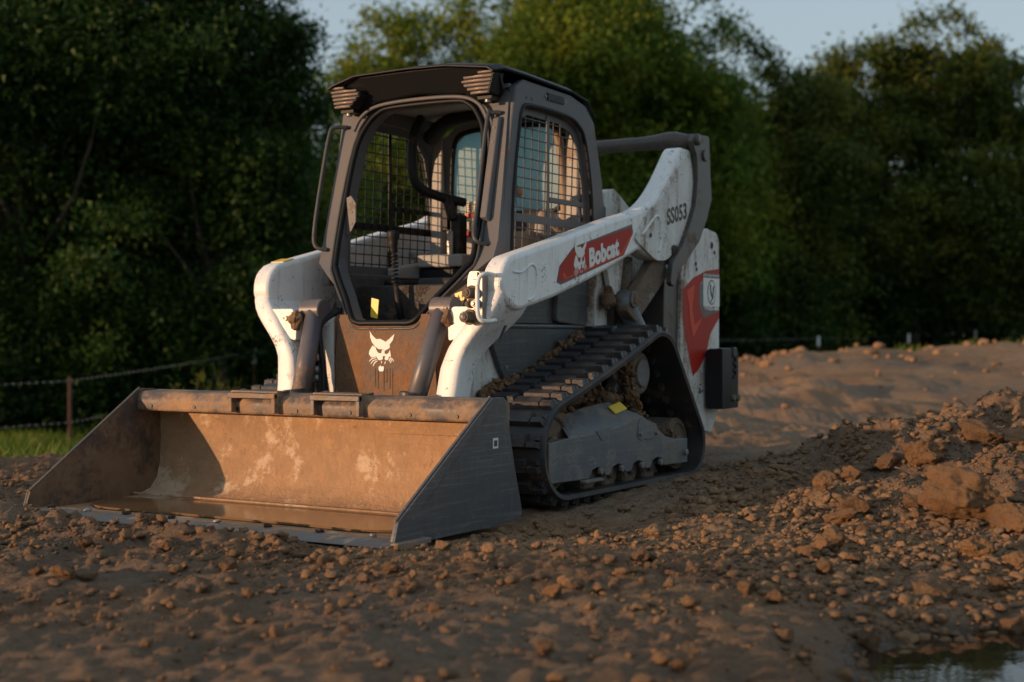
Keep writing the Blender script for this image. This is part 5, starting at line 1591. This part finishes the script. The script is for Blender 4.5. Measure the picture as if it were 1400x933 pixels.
# ------------------------------------------------------------------ trees
def leaf_cloud(blobs, n, size, seed, droop=.2, shell=.55):
    """blobs: (centre, radii, weight). Leaves as small kites in sprays around each blob's shell."""
    rg = np.random.default_rng(seed)
    C = np.array([b[0] for b in blobs]); Rr = np.array([b[1] for b in blobs]); wt = np.array([b[2] for b in blobs], float)
    nspray = n//9
    w_ = wt*(Rr.prod(1)**(2/3)); w_ /= w_.sum()
    bi = rg.choice(len(blobs), nspray, p=w_)
    d = rg.normal(size=(nspray, 3)); d /= np.linalg.norm(d, axis=1)[:, None]
    rad = np.where(rg.uniform(size=nspray) < .75, rg.uniform(shell, 1.0, nspray), rg.uniform(.3, 1.38, nspray))
    c = C[bi] + d*Rr[bi]*rad[:, None]
    # each spray: a short twig with ~9 leaves
    td = d*.7 + rg.normal(size=(nspray, 3))*.5; td[:, 2] -= droop; td /= np.linalg.norm(td, axis=1)[:, None]
    k = 9
    t = np.linspace(-.5, .5, k)[None, :, None]
    base = c[:, None, :] + td[:, None, :]*t*size*6.5 + rg.normal(size=(nspray, k, 3))*size*.55
    base = base.reshape(-1, 3); m = len(base)
    ld = np.repeat(td, k, 0)*.5 + rg.normal(size=(m, 3))*.75; ld /= np.linalg.norm(ld, axis=1)[:, None]
    up = rg.normal(size=(m, 3))*.7 + np.array([0, 0, 1.0]); sd = np.cross(ld, up); sd /= np.linalg.norm(sd, axis=1)[:, None]
    L = (size*rg.uniform(.6, 1.25, m))[:, None]
    V = np.stack([base+sd*L*.31, base-sd*L*.31, base+ld*L*1.05], 1).reshape(-1, 3)
    Q = np.arange(m*3).reshape(-1, 3)
    return V, Q

def tree(name, u, v, H, crown, label, mat, nleaf, lsize, seed, trunk_r=.22, nb=34, blobr=(.20, .36), low=.25, group=None, cat='tree', extra=(), lean=0, gap=0):
    """crown: list of (du, dz centre, ru, rz) ellipses in metres above ground"""
    rg = random.Random(seed)
    x, y = uv2xy(u, v); z = float(height(np.array([x]), np.array([y]))[0]) - .1
    root = empty(name, (x, y, z)); tag(root, label, cat, group)
    loc = Vector((x, y, z))
    blobs = []
    rt = Vector((RT[0], RT[1], 0)); fw = Vector((FW[0], FW[1], 0))
    area = sum(c[2]*c[3] for c in crown)
    for (du, zc, ru, rz) in crown:
        k = max(4, int(nb*ru*rz/area))
        for _ in range(k):
            while True:
                a, b, c = rg.uniform(-1, 1), rg.uniform(-1, 1), rg.uniform(-1, 1)
                if .12 < a*a+b*b+c*c < 1: break
            f = rg.uniform(*blobr)*min(ru, rz)*1.25
            blobs.append((tuple(rt*(du+a*ru*.86) + fw*(b*ru*.7) + Vector((0, 0, zc+c*rz*.86))), (f*rg.uniform(.9, 1.4), f*rg.uniform(.9, 1.4), f*rg.uniform(.6, .9)), 1))
    for (du, zc, ru, rz) in crown:
        for _ in range(int(7*math.sqrt(ru*rz))):
            an = rg.uniform(-.5, math.pi+.5); q = rg.uniform(.95, 1.2)
            q = q if v < 50 else min(q, 1.08)
            blobs.append((tuple(rt*(du+math.cos(an)*ru*q) + fw*(rg.uniform(-.5, .5)*ru) + Vector((0, 0, zc+math.sin(an)*rz*q))), (rg.uniform(.22, .5), rg.uniform(.22, .5), rg.uniform(.12, .3)), .8))
    for e in extra:
        blobs.append((tuple(rt*e[0] + fw*e[1] + Vector((0, 0, e[2]))), (e[3], e[3], e[3]*.5), e[4] if len(e) > 4 else 1))
    V, Q = leaf_cloud(blobs, int(nleaf*LEAF), lsize, seed)
    crown_o = link(np_mesh('crown', V, tris=Q), 'crown', M[mat], root, tuple(loc))
    # trunk and limbs
    tb = MB()
    top = max(b[0][2] for b in blobs)
    zf = top*low
    fork = Vector((lean*.3, 0, zf))
    tb.tube(smooth_path([(0, 0, -.1), tuple(rt*lean*.1+Vector((0, 0, zf*.5))), tuple(rt*lean*.3+Vector((0, 0, zf))), tuple(rt*lean*.5+Vector((0, 0, top*.55))), tuple(rt*lean+Vector((0, 0, top*.85)))], 4),
            [trunk_r*(1.25-.065*i) for i in range(17)], 9)
    tr = tb.build('trunk', M['bark'], root, smooth=True, loc=None)
    tr.location = Vector((0, 0, 0))
    br = MB()
    bl = sorted(blobs, key=lambda q: -q[1][0])[:26]
    for b in bl:
        c = Vector(b[0]); s0 = rt*lean*.3 + Vector((0, 0, min(max(zf*.8, c.z*.45), top*.7)))
        mid = s0.lerp(c, .5) + Vector((rg.gauss(0, .25), rg.gauss(0, .25), -.25+rg.gauss(0, .2)))
        pp = smooth_path([tuple(s0), tuple(mid), tuple(c)], 3)
        r0 = trunk_r*rg.uniform(.28, .45)
        br.tube(pp, [r0*(1-.8*i/(len(pp)-1)) for i in range(len(pp))], 5)
    o = br.build('limbs', M['bark'], root, smooth=True); o.location = Vector((0, 0, 0))
    return root

T = tree
LEAF = 1.5
# near mass at the left
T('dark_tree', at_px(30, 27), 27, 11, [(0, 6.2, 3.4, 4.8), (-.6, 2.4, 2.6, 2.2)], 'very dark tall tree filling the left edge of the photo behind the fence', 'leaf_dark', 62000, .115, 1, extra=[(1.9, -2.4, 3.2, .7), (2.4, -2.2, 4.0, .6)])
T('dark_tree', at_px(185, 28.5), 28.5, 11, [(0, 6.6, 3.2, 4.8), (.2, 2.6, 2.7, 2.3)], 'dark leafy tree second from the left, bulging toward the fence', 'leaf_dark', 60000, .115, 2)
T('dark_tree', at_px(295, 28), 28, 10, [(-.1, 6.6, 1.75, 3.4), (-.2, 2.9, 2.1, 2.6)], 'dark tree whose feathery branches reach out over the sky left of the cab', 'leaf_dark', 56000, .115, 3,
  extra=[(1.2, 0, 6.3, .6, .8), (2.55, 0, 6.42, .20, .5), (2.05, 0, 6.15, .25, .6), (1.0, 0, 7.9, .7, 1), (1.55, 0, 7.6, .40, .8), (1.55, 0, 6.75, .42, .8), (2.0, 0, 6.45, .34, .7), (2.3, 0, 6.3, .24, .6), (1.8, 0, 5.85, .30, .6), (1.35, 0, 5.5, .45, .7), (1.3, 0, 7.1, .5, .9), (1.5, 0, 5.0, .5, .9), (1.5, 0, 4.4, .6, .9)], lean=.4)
T('bushy_tree', at_px(385, 31), 31, 5, [(0, 3.0, 1.9, 2.4), (.9, 2.2, 1.2, 2.1)], 'mid green bushy tree between the dark trees and the left grab handle of the cab', 'leaf_oak', 30000, .11, 4)
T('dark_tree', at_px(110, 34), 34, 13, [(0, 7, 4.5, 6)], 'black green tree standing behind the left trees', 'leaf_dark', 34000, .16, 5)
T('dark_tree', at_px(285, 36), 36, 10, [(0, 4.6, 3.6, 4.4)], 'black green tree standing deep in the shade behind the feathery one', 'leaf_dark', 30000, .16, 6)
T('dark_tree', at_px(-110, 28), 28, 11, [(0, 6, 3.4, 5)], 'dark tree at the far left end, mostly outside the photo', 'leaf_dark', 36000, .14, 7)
# oaks behind the cab
T('oak_tree', at_px(455, 43), 43, 8, [(0, 4.4, 2.4, 3.4), (.3, 2.0, 2.2, 2.0)], 'yellow green tree seen between the left grab handle and the dark trees', 'leaf_oak', 30000, .16, 8)
T('oak_tree', at_px(590, 46), 46, 11.5, [(-.1, 9.4, 3.0, 2.5), (0, 5.6, 3.0, 3.6)], 'round topped oak rising above the left half of the cab roof', 'leaf_oak', 46000, .17, 9, extra=[(-2.4, 0, 9.9, .7), (-1.2, 0, 11.6, .9), (.9, 0, 11.5, .9), (2.2, 0, 10.6, .9), (-2.5, 0, 8.8, .7)])
T('oak_tree', at_px(775, 44), 44, 13, [(-.3, 9.3, 3.2, 3.8), (.5, 10.5, 2.6, 2.4), (-.2, 4.6, 3.2, 3.8)], 'large bright oak rising above the right half of the cab roof', 'leaf_oak', 78000, .18, 10, nb=56)
T('oak_tree', at_px(905, 46), 46, 13, [(-.5, 9.6, 2.4, 3.3), (.9, 8.2, 2.0, 2.6), (.4, 5.0, 3.0, 3.8)], 'tall oak behind the cross bar of the loader', 'leaf_oak', 64000, .18, 11, nb=46)
T('oak_tree', at_px(1035, 50), 50, 9, [(-1.0, 8.2, 2.1, 3.3), (1.0, 7.2, 2.3, 3.2), (.4, 2.8, 2.8, 2.6)], 'lower dark green tree in the dip between the tall oak and the large right tree', 'leaf_right', 56000, .19, 12, nb=38, blobr=(.24, .40))
# big tree at the right
T('broad_tree', at_px(1245, 55), 55, 13.4, [(-2.0, 9.2, 2.8, 2.7), (1.1, 10.2, 2.9, 3.0), (3.2, 8.9, 2.2, 3.0), (-.2, 5.4, 4.9, 3.0), (-4.0, 8.6, 1.7, 2.1)], 'broad olive green tree with an open crown, the tallest at the right', 'leaf_right', 88000, .20, 13, trunk_r=.35, nb=84, blobr=(.17, .28))
T('broad_tree', at_px(1400, 52), 52, 8, [(0, 4.6, 2.6, 3.4)], 'dark tree cut by the right edge of the photo', 'leaf_right', 30000, .2, 14, nb=26)
T('broad_tree', at_px(1130, 60), 60, 9, [(-.3, 6.4, 3.2, 4.4), (.8, 4.0, 3.4, 3.4)], 'dim green tree filling the gap left of the broad open crowned tree', 'leaf_right', 40000, .24, 15)
# unseen oaks, added to keep the low sun off the spoil bank and foreground
sx_, sy_ = 22*SUN.x/math.hypot(SUN.x, SUN.y), 22*SUN.y/math.hypot(SUN.x, SUN.y)
nx_, ny_ = -TRAVEL.y, TRAVEL.x
for (off, lab, s_) in ((3.95, 'added spreading oak out of frame behind the camera, placed to shade the spoil bank', 81), (9.6, 'second added shading oak out of frame behind the camera, right of the spreading one', 82)):
    xx, yy = sx_ + off*.827, sy_ - off*.562
    uu, vv = xy2uv(xx, yy)
    T('oak_tree', float(uu), float(vv), 8, [(.3, 5.2, 3.3, 2.5)], lab, 'leaf_oak', 17000, .17, s_, nb=36)

# dark undergrowth along the wood's edge
ug = [(-90, 27), (20, 26.5), (120, 27.5), (215, 28.5), (320, 29), (420, 33), (520, 38), (640, 41), (760, 43), (880, 46), (985, 49), (1060, 53), (1130, 55), (1210, 57), (1290, 60), (1370, 61), (1450, 62)]
names = ['at the far left', 'at the left edge', 'below the leftmost tree', 'behind the rusty post', 'behind the white tipped post', 'left of the far lift arm', 'hidden behind the cab', 'behind the cab window', 'behind the cab frame', 'behind the cross bar', 'right of the tail cheek', 'left of the first right post', 'at the first right post', 'between the first and second right posts', 'at the second right post', 'at the third right post', 'at the far right edge']
for i, ((px, v), nm_) in enumerate(zip(ug, names)):
    s = v/30
    T('bush', at_px(px, v), v, 3, [(0, 1.0*s, 2.3*s, 1.5*s), (random.uniform(-.5, .5), 1.9*s, 1.6*s, 1.3*s)], 'dark undergrowth bush ' + nm_ + ' of the wood edge', 'leaf_dark', 10000, .11*s**.8+.02, 60+i, trunk_r=.06, nb=16, low=.15, group='bushes along the wood edge', cat='bush')

# the wood goes on behind: one mass no one could count
def back_wood():
    rg = random.Random(9)
    blobs = []
    for px in range(-260, 1700, 42):
        v = 40 + (px+260)/1960*32 + rg.uniform(0, 6)
        top = np.interp(px, [-260, 330, 400, 480, 1000, 1080, 1500, 1700], [6.5, 5.5, 3.2, 3.2, 4.6, 4.4, 4.2, 5])*v/48
        for k in range(4):
            z = rg.uniform(.0, 1)*top
            u = at_px(px, v) + rg.gauss(0, .8); x, y = uv2xy(u, v)
            blobs.append(((x, y, z-.3), (2.2, 2.2, 1.5), 1))
    V, Q = leaf_cloud(blobs, 110000, .30, 99, shell=.3)
    o = link(np_mesh('distant_wood', V, tris=Q), 'distant_wood', M['leaf_dark'])
    tag(o, 'dense dark wood behind the separate trees', 'woodland', kind='stuff')
back_wood()
